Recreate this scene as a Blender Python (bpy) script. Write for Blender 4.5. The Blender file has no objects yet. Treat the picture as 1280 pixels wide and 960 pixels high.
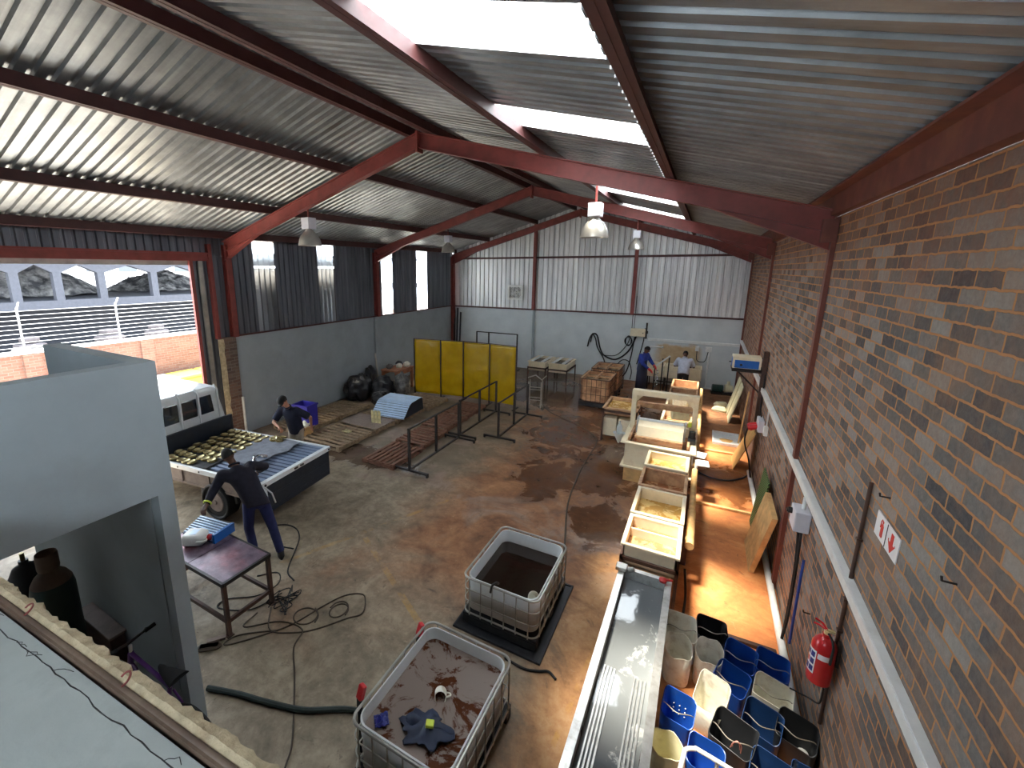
import bpy, bmesh, math, random
from mathutils import Vector, Matrix, noise as mnoise
random.seed(7)
PI = math.pi
SC = bpy.context.scene
COL = SC.collection

# ------------------------------------------------------------------ mesh builder
class B:
    """collects shapes; obj() links them as ONE mesh object"""
    def __init__(self):
        self.v = []; self.f = []; self.sm = []
    def add(self, vs, fs, smooth=False, mat=None):
        o = len(self.v)
        if mat is not None: vs = [mat @ Vector(p) for p in vs]
        self.v += [tuple(p) for p in vs]
        self.f += [tuple(i + o for i in f) for f in fs]
        self.sm += [smooth] * len(fs)
        return self
    def box(self, x0, x1, y0, y1, z0, z1, mat=None):
        v = [(x0,y0,z0),(x1,y0,z0),(x1,y1,z0),(x0,y1,z0),(x0,y0,z1),(x1,y0,z1),(x1,y1,z1),(x0,y1,z1)]
        return self.add(v, [(0,3,2,1),(4,5,6,7),(0,1,5,4),(1,2,6,5),(2,3,7,6),(3,0,4,7)], False, mat)
    def beam(self, p, q, w, h, up=(0,0,1)):
        """rectangular bar from p to q, width w (sideways), height h (along up)"""
        p = Vector(p); q = Vector(q); d = (q - p).normalized(); u = Vector(up)
        s = d.cross(u)
        if s.length < 1e-4: s = d.cross(Vector((0,1,0)))
        s.normalize(); u = s.cross(d).normalized()
        vs = []
        for c in (p, q):
            for a, b in ((-1,-1),(1,-1),(1,1),(-1,1)): vs.append(c + s*(a*w/2) + u*(b*h/2))
        return self.add(vs, [(3,2,1,0),(4,5,6,7),(0,1,5,4),(1,2,6,5),(2,3,7,6),(3,0,4,7)])
    def cyl(self, p, q, r0, r1=None, n=14, caps=True):
        r1 = r0 if r1 is None else r1
        p = Vector(p); q = Vector(q); d = (q - p).normalized()
        a = d.orthogonal().normalized(); b = d.cross(a)
        vs = []
        for c, r in ((p, r0), (q, r1)):
            for i in range(n):
                t = 2*PI*i/n; vs.append(c + a*(r*math.cos(t)) + b*(r*math.sin(t)))
        self.add(vs, [(i, (i+1)%n, n+(i+1)%n, n+i) for i in range(n)], True)
        if caps:
            o = len(self.v) - 2*n
            self.f += [tuple(o + n-1-i for i in range(n)), tuple(o+n+i for i in range(n))]; self.sm += [False, False]
        return self
    def ball(self, c, r, nu=14, nv=9, rot=None):
        rx, ry, rz = (r, r, r) if not hasattr(r, '__len__') else r
        vs = []; fs = []
        for j in range(nv+1):
            ph = PI*j/nv
            for i in range(nu):
                th = 2*PI*i/nu
                p = Vector((rx*math.sin(ph)*math.cos(th), ry*math.sin(ph)*math.sin(th), rz*math.cos(ph)))
                if rot is not None: p = rot @ p
                vs.append(p + Vector(c))
        for j in range(nv):
            for i in range(nu):
                fs.append((j*nu+i, (j+1)*nu+i, (j+1)*nu+(i+1)%nu, j*nu+(i+1)%nu))
        return self.add(vs, fs, True)
    def tube(self, pts, r, n=8, closed=False, caps=True):
        pts = [Vector(p) for p in pts]; m = len(pts)
        vs = []; fs = []; a = None
        for k in range(m):
            if closed: d = pts[(k+1)%m] - pts[k-1]
            else: d = pts[min(k+1,m-1)] - pts[max(k-1,0)]
            d.normalize()
            if a is None: a = d.orthogonal().normalized()
            a = (a - d*a.dot(d))
            a = a.normalized() if a.length > 1e-6 else d.orthogonal().normalized()
            b = d.cross(a)
            rr = r[k] if hasattr(r, '__len__') else r
            for i in range(n):
                t = 2*PI*i/n; vs.append(pts[k] + a*(rr*math.cos(t)) + b*(rr*math.sin(t)))
        for k in range(m if closed else m-1):
            k2 = (k+1)%m
            for i in range(n): fs.append((k*n+i, k*n+(i+1)%n, k2*n+(i+1)%n, k2*n+i))
        self.add(vs, fs, True)
        if not closed and caps:
            o = len(self.v)-m*n
            self.f += [tuple(o+n-1-i for i in range(n)), tuple(o+(m-1)*n+i for i in range(n))]; self.sm += [False, False]
        return self
    def lathe(self, prof, n=24, c=(0,0,0), mat=None):
        vs = []; fs = []
        for r, z in prof:
            for i in range(n):
                t = 2*PI*i/n; vs.append((c[0]+r*math.cos(t), c[1]+r*math.sin(t), c[2]+z))
        for k in range(len(prof)-1):
            for i in range(n): fs.append((k*n+i, k*n+(i+1)%n, (k+1)*n+(i+1)%n, (k+1)*n+i))
        return self.add(vs, fs, True, mat)
    def loft(self, rings, cap=True, smooth=True, closed=True):
        n = len(rings[0]); vs = [p for r in rings for p in r]; fs = []
        for k in range(len(rings)-1):
            for i in range(n if closed else n-1): fs.append((k*n+i, k*n+(i+1)%n, (k+1)*n+(i+1)%n, (k+1)*n+i))
        o = len(self.v)
        self.add(vs, fs, smooth)
        if cap:
            self.f += [tuple(o+n-1-i for i in range(n)), tuple(o+(len(rings)-1)*n+i for i in range(n))]; self.sm += [False, False]
        return self
    def prism(self, poly, p0, p1, axis='z'):
        """extrude 2-D polygon between p0 and p1 along axis; x: poly=(y,z), y: poly=(x,z), z: poly=(x,y)"""
        def m(a, b, c): return {'z':(a,b,c), 'y':(a,c,b), 'x':(c,a,b)}[axis]
        n = len(poly)
        vs = [m(a,b,p0) for a,b in poly] + [m(a,b,p1) for a,b in poly]
        fs = [tuple(reversed(range(n))), tuple(range(n,2*n))] + [(i,(i+1)%n,n+(i+1)%n,n+i) for i in range(n)]
        return self.add(vs, fs)
    def grid(self, fn, nu, nv, smooth=True):
        vs = [fn(i/nu, j/nv) for j in range(nv+1) for i in range(nu+1)]
        w = nu+1
        return self.add(vs, [(j*w+i, j*w+i+1, (j+1)*w+i+1, (j+1)*w+i) for j in range(nv) for i in range(nu)], smooth)
    def obj(self, name, m, parent=None, loc=None, bevel=0, solid=0, sharp=40, fixn=True, remesh=0, sub=0):
        me = bpy.data.meshes.new(name)
        me.from_pydata(self.v, [], self.f); me.update()
        for p, s in zip(me.polygons, self.sm): p.use_smooth = s
        if fixn:
            bm = bmesh.new(); bm.from_mesh(me)
            bmesh.ops.recalc_face_normals(bm, faces=bm.faces[:]); bm.to_mesh(me); bm.free()
        if any(self.sm): me.set_sharp_from_angle(angle=math.radians(sharp))
        if isinstance(m, (list, tuple)):
            for k in m: me.materials.append(k)
        else: me.materials.append(m)
        o = bpy.data.objects.new(name, me); COL.objects.link(o)
        if parent is not None: o.parent = parent
        if loc is not None: o.location = loc
        if solid:
            k = o.modifiers.new('solid', 'SOLIDIFY'); k.thickness = solid; k.offset = 0
        if remesh:
            k = o.modifiers.new('remesh', 'REMESH'); k.mode = 'VOXEL'; k.voxel_size = remesh; k.use_smooth_shade = True
            k = o.modifiers.new('smooth', 'SMOOTH'); k.factor = .5; k.iterations = 4
        if sub:
            k = o.modifiers.new('sub', 'SUBSURF'); k.levels = sub; k.render_levels = sub
        if bevel:
            k = o.modifiers.new('bevel', 'BEVEL'); k.width = bevel; k.segments = 2; k.limit_method = 'ANGLE'
        return o

def spline(pts, per=6):
    """Catmull-Rom through pts"""
    P = [Vector(p) for p in pts]; P = [2*P[0]-P[1]] + P + [2*P[-1]-P[-2]]; out = []
    for i in range(1, len(P)-2):
        for k in range(per):
            t = k/per; a,b,c,d = P[i-1],P[i],P[i+1],P[i+2]
            out.append(.5*((2*b)+(c-a)*t+(2*a-5*b+4*c-d)*t*t+(3*b-a-3*c+d)*t**3))
    return out + [P[-2]]

def tag(o, label=None, cat=None, group=None, kind=None):
    for k, val in (('label',label),('category',cat),('group',group),('kind',kind)):
        if val: o[k] = val
    return o
def thing(name, label, cat, loc=(0,0,0), rotz=0, group=None):
    o = bpy.data.objects.new(name, None); COL.objects.link(o)
    o.location = loc; o.rotation_euler = (0,0,rotz); o.empty_display_size = .2
    return tag(o, label, cat, group)
def single(b, name, m, label, cat, loc=None, rotz=0, group=None, **k):
    o = b.obj(name, m, None, loc, **k); o.rotation_euler = (0,0,rotz)
    return tag(o, label, cat, group)
def struct(b, name, m, label=None, cat='building', **k):
    return tag(b.obj(name, m, **k), label or name.replace('_',' '), cat, None, 'structure')
def dup(root, loc, rotz=None, label=None, group=None):
    r = root.copy(); COL.objects.link(r); r.location = loc
    if rotz is not None: r.rotation_euler = (0,0,rotz)
    if label: r['label'] = label
    if group: r['group'] = group
    for ch in list(root.children):
        c = ch.copy(); COL.objects.link(c); c.parent = r
        for g in list(ch.children):
            d = g.copy(); COL.objects.link(d); d.parent = c
    return r

# ------------------------------------------------------------------ materials
def lin(c):
    return tuple(((x/255)/12.92 if x/255 <= .04045 else ((x/255+.055)/1.055)**2.4) for x in c) + (1,)
class NT:
    def __init__(self, name):
        self.m = bpy.data.materials.new(name); self.m.use_nodes = True
        self.t = self.m.node_tree; self.n = self.t.nodes
        self.bsdf = self.n['Principled BSDF']; self.out = self.n['Material Output']
        self._co = None
    def node(self, t, ins=None, **props):
        x = self.n.new(t)
        for k, v in props.items(): setattr(x, k, v)
        for k, v in (ins or {}).items(): self.put(x, k, v)
        return x
    def put(self, x, k, v):
        if isinstance(v, bpy.types.NodeSocket): self.t.links.new(v, x.inputs[k])
        else: x.inputs[k].default_value = v
    @property
    def co(self):
        if self._co is None: self._co = self.node('ShaderNodeTexCoord').outputs['Object']
        return self._co
    def noise(self, scale=5, detail=4, rough=.55, vec=None, dist=0):
        return self.node('ShaderNodeTexNoise', {'Vector': vec or self.co, 'Scale': scale, 'Detail': detail, 'Roughness': rough, 'Distortion': dist}).outputs['Fac']
    def scaled(self, s, vec=None, loc=(0,0,0), rot=(0,0,0)):
        return self.node('ShaderNodeMapping', {'Vector': vec or self.co, 'Scale': s, 'Location': loc, 'Rotation': rot}).outputs[0]
    def ramp(self, fac, stops):
        x = self.node('ShaderNodeValToRGB', {'Fac': fac}); e = x.color_ramp.elements
        while len(e) < len(stops): e.new(.5)
        for k, (p, c) in zip(e, stops):
            k.position = p; k.color = c if hasattr(c, '__len__') else (c, c, c, 1)
        return x.outputs[0]
    def mix(self, f, a, b, mode='MIX'):
        x = self.node('ShaderNodeMix', data_type='RGBA', blend_type=mode)
        self.put(x, 0, f); self.put(x, 6, a); self.put(x, 7, b)
        return x.outputs[2]
    def math(self, op, a, b=0., c=0.):
        return self.node('ShaderNodeMath', {0: a, 1: b, 2: c}, operation=op).outputs[0]
    def step(self, v, lo, hi):
        return self.node('ShaderNodeMapRange', {'Value': v, 'From Min': lo, 'From Max': hi}, interpolation_type='SMOOTHSTEP').outputs[0]
    def xyz(self, vec=None):
        x = self.node('ShaderNodeSeparateXYZ', {0: vec or self.co}); return x.outputs
    def bump(self, h, strength=.3, dist=.01):
        self.put(self.bsdf, 'Normal', self.node('ShaderNodeBump', {'Height': h, 'Strength': strength, 'Distance': dist}).outputs[0])
    def set(self, **k):
        for a, v in k.items(): self.put(self.bsdf, {'color':'Base Color','rough':'Roughness','metal':'Metallic','spec':'Specular IOR Level','alpha':'Alpha','trans':'Transmission Weight','coat':'Coat Weight','emit':'Emission Color','emits':'Emission Strength','ior':'IOR'}[a], v)
        return self

def mat(name, c, rough=.6, metal=0., var=.12, scale=7, dirt=None, amt=.5, dscale=4, bump=0, bscale=40, **k):
    """paint / metal / plastic / cloth with value variation and optional dirt patches"""
    n = NT(name); c = lin(c)
    f = n.noise(scale, 5)
    lo = tuple(x*(1-var*1.6) for x in c[:3])+(1,); hi = tuple(min(1, x*(1+var)) for x in c[:3])+(1,)
    col = n.ramp(f, [(.3, lo), (.7, hi)])
    if dirt is not None:
        d = n.noise(dscale, 7, .65)
        col = n.mix(n.ramp(d, [(.62-.35*amt, 0.), (.72-.15*amt, min(1, amt*1.3))]), col, lin(dirt))
    n.set(color=col, rough=rough, metal=metal, **k)
    if bump: n.bump(n.noise(bscale, 4), bump, .01)
    return n.m
SKY_S, SUN_E, EXPO = 3.0, 11.0, 1.95
# ------------------------------------------------------------------ the materials of the place
M = {}
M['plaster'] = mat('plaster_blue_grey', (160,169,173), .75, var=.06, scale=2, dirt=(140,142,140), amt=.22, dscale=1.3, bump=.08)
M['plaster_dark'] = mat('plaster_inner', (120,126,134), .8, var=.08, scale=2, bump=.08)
M['slab'] = mat('screed_grey', (166,170,165), .7, var=.08, scale=3, dirt=(105,108,105), amt=.25, dscale=3, bump=.15)
M['rough_plaster'] = mat('broken_plaster', (190,172,140), .9, var=.2, scale=14, dirt=(150,125,95), amt=.4, dscale=9, bump=.8, bscale=45)
M['brown_trim'] = mat('brown_edge', (98,78,64), .55, var=.2, scale=6, dirt=(120,104,86), amt=.4)
M['red_steel'] = mat('red_oxide_steel', (132,60,54), .5, var=.14, scale=5, dirt=(90,45,38), amt=.25, dscale=3)
M['red_dusty'] = mat('dusty_red_steel', (112,60,50), .6, var=.14, scale=5, dirt=(140,88,62), amt=.35, dscale=3)
M['purlin'] = mat('dark_red_purlin', (82,46,44), .55, var=.15, scale=5)
M['galv'] = mat('galvanised', (178,176,168), .4, metal=.75, var=.2, scale=3)
M['white_plastic'] = mat('white_plastic', (225,225,220), .45, var=.05)
M['conduit'] = mat('white_conduit', (222,224,222), .45, var=.05, dirt=(170,160,140), amt=.2)
M['cream'] = mat('cream_tank', (232,218,188), .5, var=.08, scale=5, dirt=(178,140,100), amt=.25, dscale=5)
M['cream_dirty'] = mat('stained_tank', (205,165,125), .55, var=.15, scale=6, dirt=(140,88,58), amt=.5, dscale=5)
M['brown_steel'] = mat('brown_steel', (70,48,40), .55, var=.2, dirt=(110,70,50), amt=.4)
M['black_steel'] = mat('black_steel', (38,34,34), .5, metal=.2, var=.2, dirt=(75,58,48), amt=.3)
M['stainless'] = mat('stainless', (205,203,198), .28, metal=.85, var=.12, scale=9, dirt=(150,140,125), amt=.35, dscale=14)
M['black_plastic'] = mat('black_plastic', (34,36,40), .5, var=.2, dirt=(70,66,62), amt=.2)
M['blue_plastic'] = mat('blue_plastic', (22,78,168), .42, var=.12, dirt=(70,95,130), amt=.2, dscale=8)
M['navy_plastic'] = mat('navy_plastic', (24,58,105), .45, var=.15, dirt=(70,85,105), amt=.2, dscale=8)
M['jerry_white'] = mat('dirty_white_plastic', (242,238,222), .5, var=.08, dirt=(180,160,125), amt=.35, dscale=9)
M['jerry_cream'] = mat('cream_plastic', (218,212,176), .5, var=.08, dirt=(170,150,115), amt=.3, dscale=9)
M['wire'] = mat('bare_wire', (165,158,145), .4, metal=.6)
M['rubber'] = mat('black_rubber', (26,26,27), .7, var=.2)
M['hose_green'] = mat('dark_green_hose', (32,46,44), .5, var=.15)
M['cable_brown'] = mat('dusty_cable', (70,58,46), .7, var=.2)
M['wood'] = mat('pallet_wood', (150,128,102), .8, var=.25, scale=9, dirt=(95,74,56), amt=.4, bump=.3)
M['wood_red'] = mat('stained_pallet_wood', (122,84,66), .8, var=.25, scale=9, dirt=(80,50,40), amt=.4, bump=.3)
M['ply'] = mat('plywood', (222,176,108), .7, var=.15, scale=4, dirt=(190,128,66), amt=.3)
M['pine'] = mat('raw_pine', (212,170,112), .7, var=.18, scale=6, dirt=(160,105,60), amt=.3)
M['table_wood'] = mat('workbench_wood', (170,112,80), .7, var=.2)
M['white_paint'] = mat('white_vehicle_paint', (228,232,234), .25, var=.03, coat=.6)
M['dark_panel'] = mat('dark_blue_panel', (30,38,50), .4, var=.15, dirt=(60,60,62), amt=.25)
M['deck'] = mat('blue_grey_deck', (112,126,150), .45, metal=.2, var=.08, scale=2, dirt=(86,96,116), amt=.25, dscale=2)
M['tan_panel'] = mat('dusty_panel', (140,122,112), .6, var=.12, dirt=(95,80,72), amt=.4)
M['glass'] = NT('vehicle_glass').set(color=lin((38,46,52)), rough=.06, spec=.7, coat=.5).m
M['brass'] = mat('polished_brass', (238,224,172), .3, metal=.6, var=.2, scale=12)
M['brass_dark'] = mat('dull_brass', (136,120,76), .4, metal=.7, var=.25, scale=12)
M['grey_cloth'] = mat('grey_blanket', (128,132,142), .95, var=.15, scale=9, bump=.3)
M['chrome'] = mat('chrome', (215,220,228), .12, metal=1., var=.05)
M['red'] = mat('red_enamel', (206,32,38), .3, var=.06, coat=.4)
M['red_plain'] = mat('red_mark', (214,48,40), .5, var=.04)
M['white_sign'] = mat('white_sign', (238,238,240), .4, var=.03)
M['blue_label'] = mat('blue_print', (40,48,128), .45, var=.05)
M['blue_box'] = mat('blue_enamel', (30,98,178), .4, var=.06)
M['green_cyl'] = mat('dark_green_cylinder', (20,52,46), .4, var=.15, dirt=(50,55,45), amt=.25)
M['cyl_shoulder'] = mat('brown_shoulder', (108,84,66), .5, var=.15)
M['purple'] = mat('purple_bike_paint', (92,46,120), .3, var=.08, coat=.5)
M['skin_dark'] = mat('dark_skin', (92,60,46), .55, var=.08, scale=10)
M['skin_tan'] = mat('tan_skin', (186,130,104), .55, var=.08, scale=10)
M['hair'] = mat('black_hair', (18,15,14), .8, var=.2, scale=40)
M['navy_knit'] = mat('dark_navy_knit', (34,33,46), .95, var=.15, scale=18, bump=.3, bscale=120)
M['navy_cloth'] = mat('navy_trousers', (34,40,84), .9, var=.15, scale=12, bump=.25)
M['polo'] = mat('navy_polo', (28,32,52), .9, var=.12, scale=14, bump=.2)
M['khaki'] = mat('khaki_trousers', (168,158,142), .9, var=.1, scale=12, bump=.2)
M['royal'] = mat('royal_blue_overall', (38,58,140), .9, var=.15, scale=12, bump=.25)
M['apron'] = mat('dark_blue_apron', (28,40,66), .6, var=.15, scale=8)
M['pale_shirt'] = mat('pale_blue_shirt', (190,196,212), .9, var=.08, scale=14, bump=.2)
M['dark_cloth'] = mat('charcoal_trousers', (40,42,50), .9, var=.1)
M['hivis'] = mat('hi_vis_band', (214,232,80), .5, var=.05)
M['red_rubber'] = mat('red_rubber', (206,52,48), .45, var=.08)
M['eye'] = mat('eye_white', (225,222,215), .3, var=.02)
M['bag'] = mat('black_bin_bag', (32,34,40), .3, var=.2, scale=14, bump=.5, bscale=26)
M['grey_bag'] = mat('grey_print_bag', (108,106,104), .5, var=.5, scale=9, bump=.5, bscale=26)
M['stripe_blue'] = mat('pale_blue_sheet', (186,212,240), .35, var=.08)
M['stripe_dark'] = mat('mid_blue_backing', (52,72,104), .5, var=.1)  # blue stripe colour between the pale ribs
M['scum'] = None
M['yard_brick'] = None
M['scrap'] = mat('shade_lifted_scrap', (176,174,172), .8, var=.7, scale=2.2, dirt=(50,52,58), amt=.7, dscale=1.6)  # scrap colour lifted for the heaps lying in shade
M['scrap_in_sun'] = mat('sunlit_scrap', (96,98,102), .8, var=.7, scale=2.2, dirt=(30,32,36), amt=.7, dscale=1.6)  # same scrap, colour darkened to offset the full sun on it
M['yard_concrete'] = mat('grey_concrete', (64,67,76), .8, var=.1)
M['yard_floor'] = mat('light_bounce_concrete', (196,188,176), .85, var=.1)  # hidden yard ground, made pale and warm to bounce light onto the roof
M['yard_dark'] = mat('dark_yard_wall', (84,78,80), .8, var=.15)
M['fence_wire'] = mat('white_fence_wire', (235,238,240), .4, var=.04)
M['yellow_bin'] = mat('yellow_bin', (180,160,50), .5, var=.1)
M['green_mat'] = None
M['lamp_box'] = mat('lamp_gear_box', (214,214,222), .4, var=.05)
M['lamp_metal'] = mat('spun_aluminium', (190,186,178), .3, metal=.6, var=.1, scale=5)
M['clear_plastic'] = mat('clear_bottle', (190,200,205), .2, var=.05, alpha=.55)

# translucent roof sheet: lets the sky and the sun through, softened
def translucent(name, c, clear):
    n = NT(name); t = n.t
    a = n.node('ShaderNodeBsdfTransparent', {'Color': lin(c)}); b = n.node('ShaderNodeBsdfTranslucent', {'Color': lin(c)})
    x = n.node('ShaderNodeMixShader', {0: clear}); t.links.new(b.outputs[0], x.inputs[1]); t.links.new(a.outputs[0], x.inputs[2])
    t.links.new(x.outputs[0], n.out.inputs[0]); n.n.remove(n.bsdf); return n.m
M['skylight'] = translucent('translucent_sheet', (245,248,250), .6)

def screen_mat():
    n = NT('yellow_welding_film'); t = n.t
    v = n.noise(3, 3)
    n.set(color=n.ramp(v, [(.3, lin((196,168,22))), (.7, lin((236,208,44)))]), rough=.22, spec=.8)
    n.bump(n.noise(1.4, 2), .5, .12)
    tr = n.node('ShaderNodeBsdfTranslucent', {'Color': lin((225,190,20))}); ta = n.node('ShaderNodeBsdfTransparent', {'Color': lin((235,205,40))})
    a = n.node('ShaderNodeMixShader', {0: .42}); t.links.new(n.bsdf.outputs[0], a.inputs[1]); t.links.new(tr.outputs[0], a.inputs[2])
    b = n.node('ShaderNodeMixShader', {0: .34}); t.links.new(a.outputs[0], b.inputs[1]); t.links.new(ta.outputs[0], b.inputs[2])
    t.links.new(b.outputs[0], n.out.inputs[0]); return n.m
M['film'] = screen_mat()

def bottle_mat():
    n = NT('translucent_tank_plastic'); t = n.t
    z = n.xyz()[2]; d = n.noise(7, 6, .6)
    st = n.math('MULTIPLY', n.step(n.math('ADD', z, n.math('MULTIPLY', d, .18)), .62, .40), .75)
    n.set(color=n.mix(st, lin((240,243,245)), lin((158,134,106))), rough=.4)
    tr = n.node('ShaderNodeBsdfTranslucent', {'Color': lin((235,238,238))})
    a = n.node('ShaderNodeMixShader', {0: .45}); t.links.new(n.bsdf.outputs[0], a.inputs[1]); t.links.new(tr.outputs[0], a.inputs[2])
    t.links.new(a.outputs[0], n.out.inputs[0]); return n.m
M['bottle'] = bottle_mat()

def liquid(name, deep, scum, amt, rough=.06):
    n = NT(name)
    d = n.noise(3.2, 8, .7, dist=.6)
    f = n.ramp(d, [(.60-.3*amt, 0.), (.66-.3*amt, 1.)]) if amt else 0.
    n.set(color=n.mix(f, lin(deep), lin(scum)) if amt else lin(deep), spec=.6)
    n.put(n.bsdf, 'Roughness', n.math('MULTIPLY_ADD', f, .5, rough) if amt else rough)
    n.bump(n.noise(9, 3), .08, .01)
    return n.m
M['dark_liquid'] = liquid('dark_brown_liquid', (34,24,18), (60,45,30), 0)
M['murky'] = liquid('murky_brown_liquid', (84,46,28), (128,112,102), .55)
M['rinse'] = liquid('rinse_water', (168,110,76), (205,160,110), .3, .08)
M['amber'] = liquid('amber_liquid', (196,150,78), (222,190,120), .4, .08)
M['grey_water'] = liquid('grey_water', (112,116,118), (170,172,170), .1, .05)
M['tan_water'] = liquid('brown_tank_water', (112,92,66), (150,128,98), .5, .1)

def brick_mat(name, ca, cb, cm, axis='yz', bw=.232, bh=.086, dirtc=(150,92,58), dirt=.5, top=0):
    n = NT(name); c = n.xyz()
    v = n.node('ShaderNodeCombineXYZ', {0: c[1] if axis == 'yz' else c[0], 1: c[2], 2: 0.}).outputs[0]
    w = n.node('ShaderNodeMix', data_type='VECTOR')
    nz = n.node('ShaderNodeTexNoise', {'Vector': n.co, 'Scale': 14., 'Detail': 3.})
    vv = n.node('ShaderNodeVectorMath', {0: v, 1: n.node('ShaderNodeVectorMath', {0: n.node('ShaderNodeVectorMath', {0: nz.outputs['Color'], 1: (.5,.5,.5)}, operation='SUBTRACT').outputs[0], 'Scale': .022}, operation='SCALE').outputs[0]}, operation='ADD').outputs[0]
    br = n.node('ShaderNodeTexBrick', {'Vector': vv, 'Color1': (0,0,0,1), 'Color2': (1,1,1,1), 'Mortar': (.5,.5,.5,1), 'Scale': 1., 'Mortar Size': .0085, 'Mortar Smooth': .25, 'Bias': 0., 'Brick Width': bw, 'Row Height': bh})
    tone = n.math('ADD', n.math('MULTIPLY', br.outputs['Color'], .55), n.math('MULTIPLY', n.noise(22, 6, .7), .5))
    col = n.ramp(tone, [(.18, lin(ca)), (.5, lin(tuple((a+b)//2 for a, b in zip(ca, cb)))), (.85, lin(cb))])
    dm = n.ramp(n.noise(1.1, 8, .72), [(.5-.12*dirt, 0.), (.72, dirt)])
    col = n.mix(dm, col, lin(dirtc))
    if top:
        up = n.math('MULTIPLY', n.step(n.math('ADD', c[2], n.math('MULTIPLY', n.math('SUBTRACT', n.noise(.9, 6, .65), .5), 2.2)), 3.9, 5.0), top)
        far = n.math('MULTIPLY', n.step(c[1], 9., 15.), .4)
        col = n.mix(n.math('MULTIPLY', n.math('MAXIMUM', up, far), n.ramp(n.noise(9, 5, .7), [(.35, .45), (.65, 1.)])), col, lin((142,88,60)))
    mc = n.mix(n.noise(6, 5, .6), lin(cm), lin(tuple(int(x*.78) for x in cm)))
    col = n.mix(br.outputs['Fac'], col, mc)
    n.set(color=col, rough=.88)
    h = n.math('SUBTRACT', n.math('MULTIPLY', n.noise(30, 6, .7), .5), br.outputs['Fac'])
    n.bump(h, .85, .012)
    return n.m
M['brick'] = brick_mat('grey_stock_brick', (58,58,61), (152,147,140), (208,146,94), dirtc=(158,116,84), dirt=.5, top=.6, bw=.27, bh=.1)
M['brick_pier'] = brick_mat('old_red_brick', (88,74,68), (120,104,94), (140,128,118))
M['yard_brick'] = brick_mat('orange_face_brick', (104,68,56), (124,88,74), (130,112,102), bw=.23, bh=.085, dirt=.1)

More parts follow.
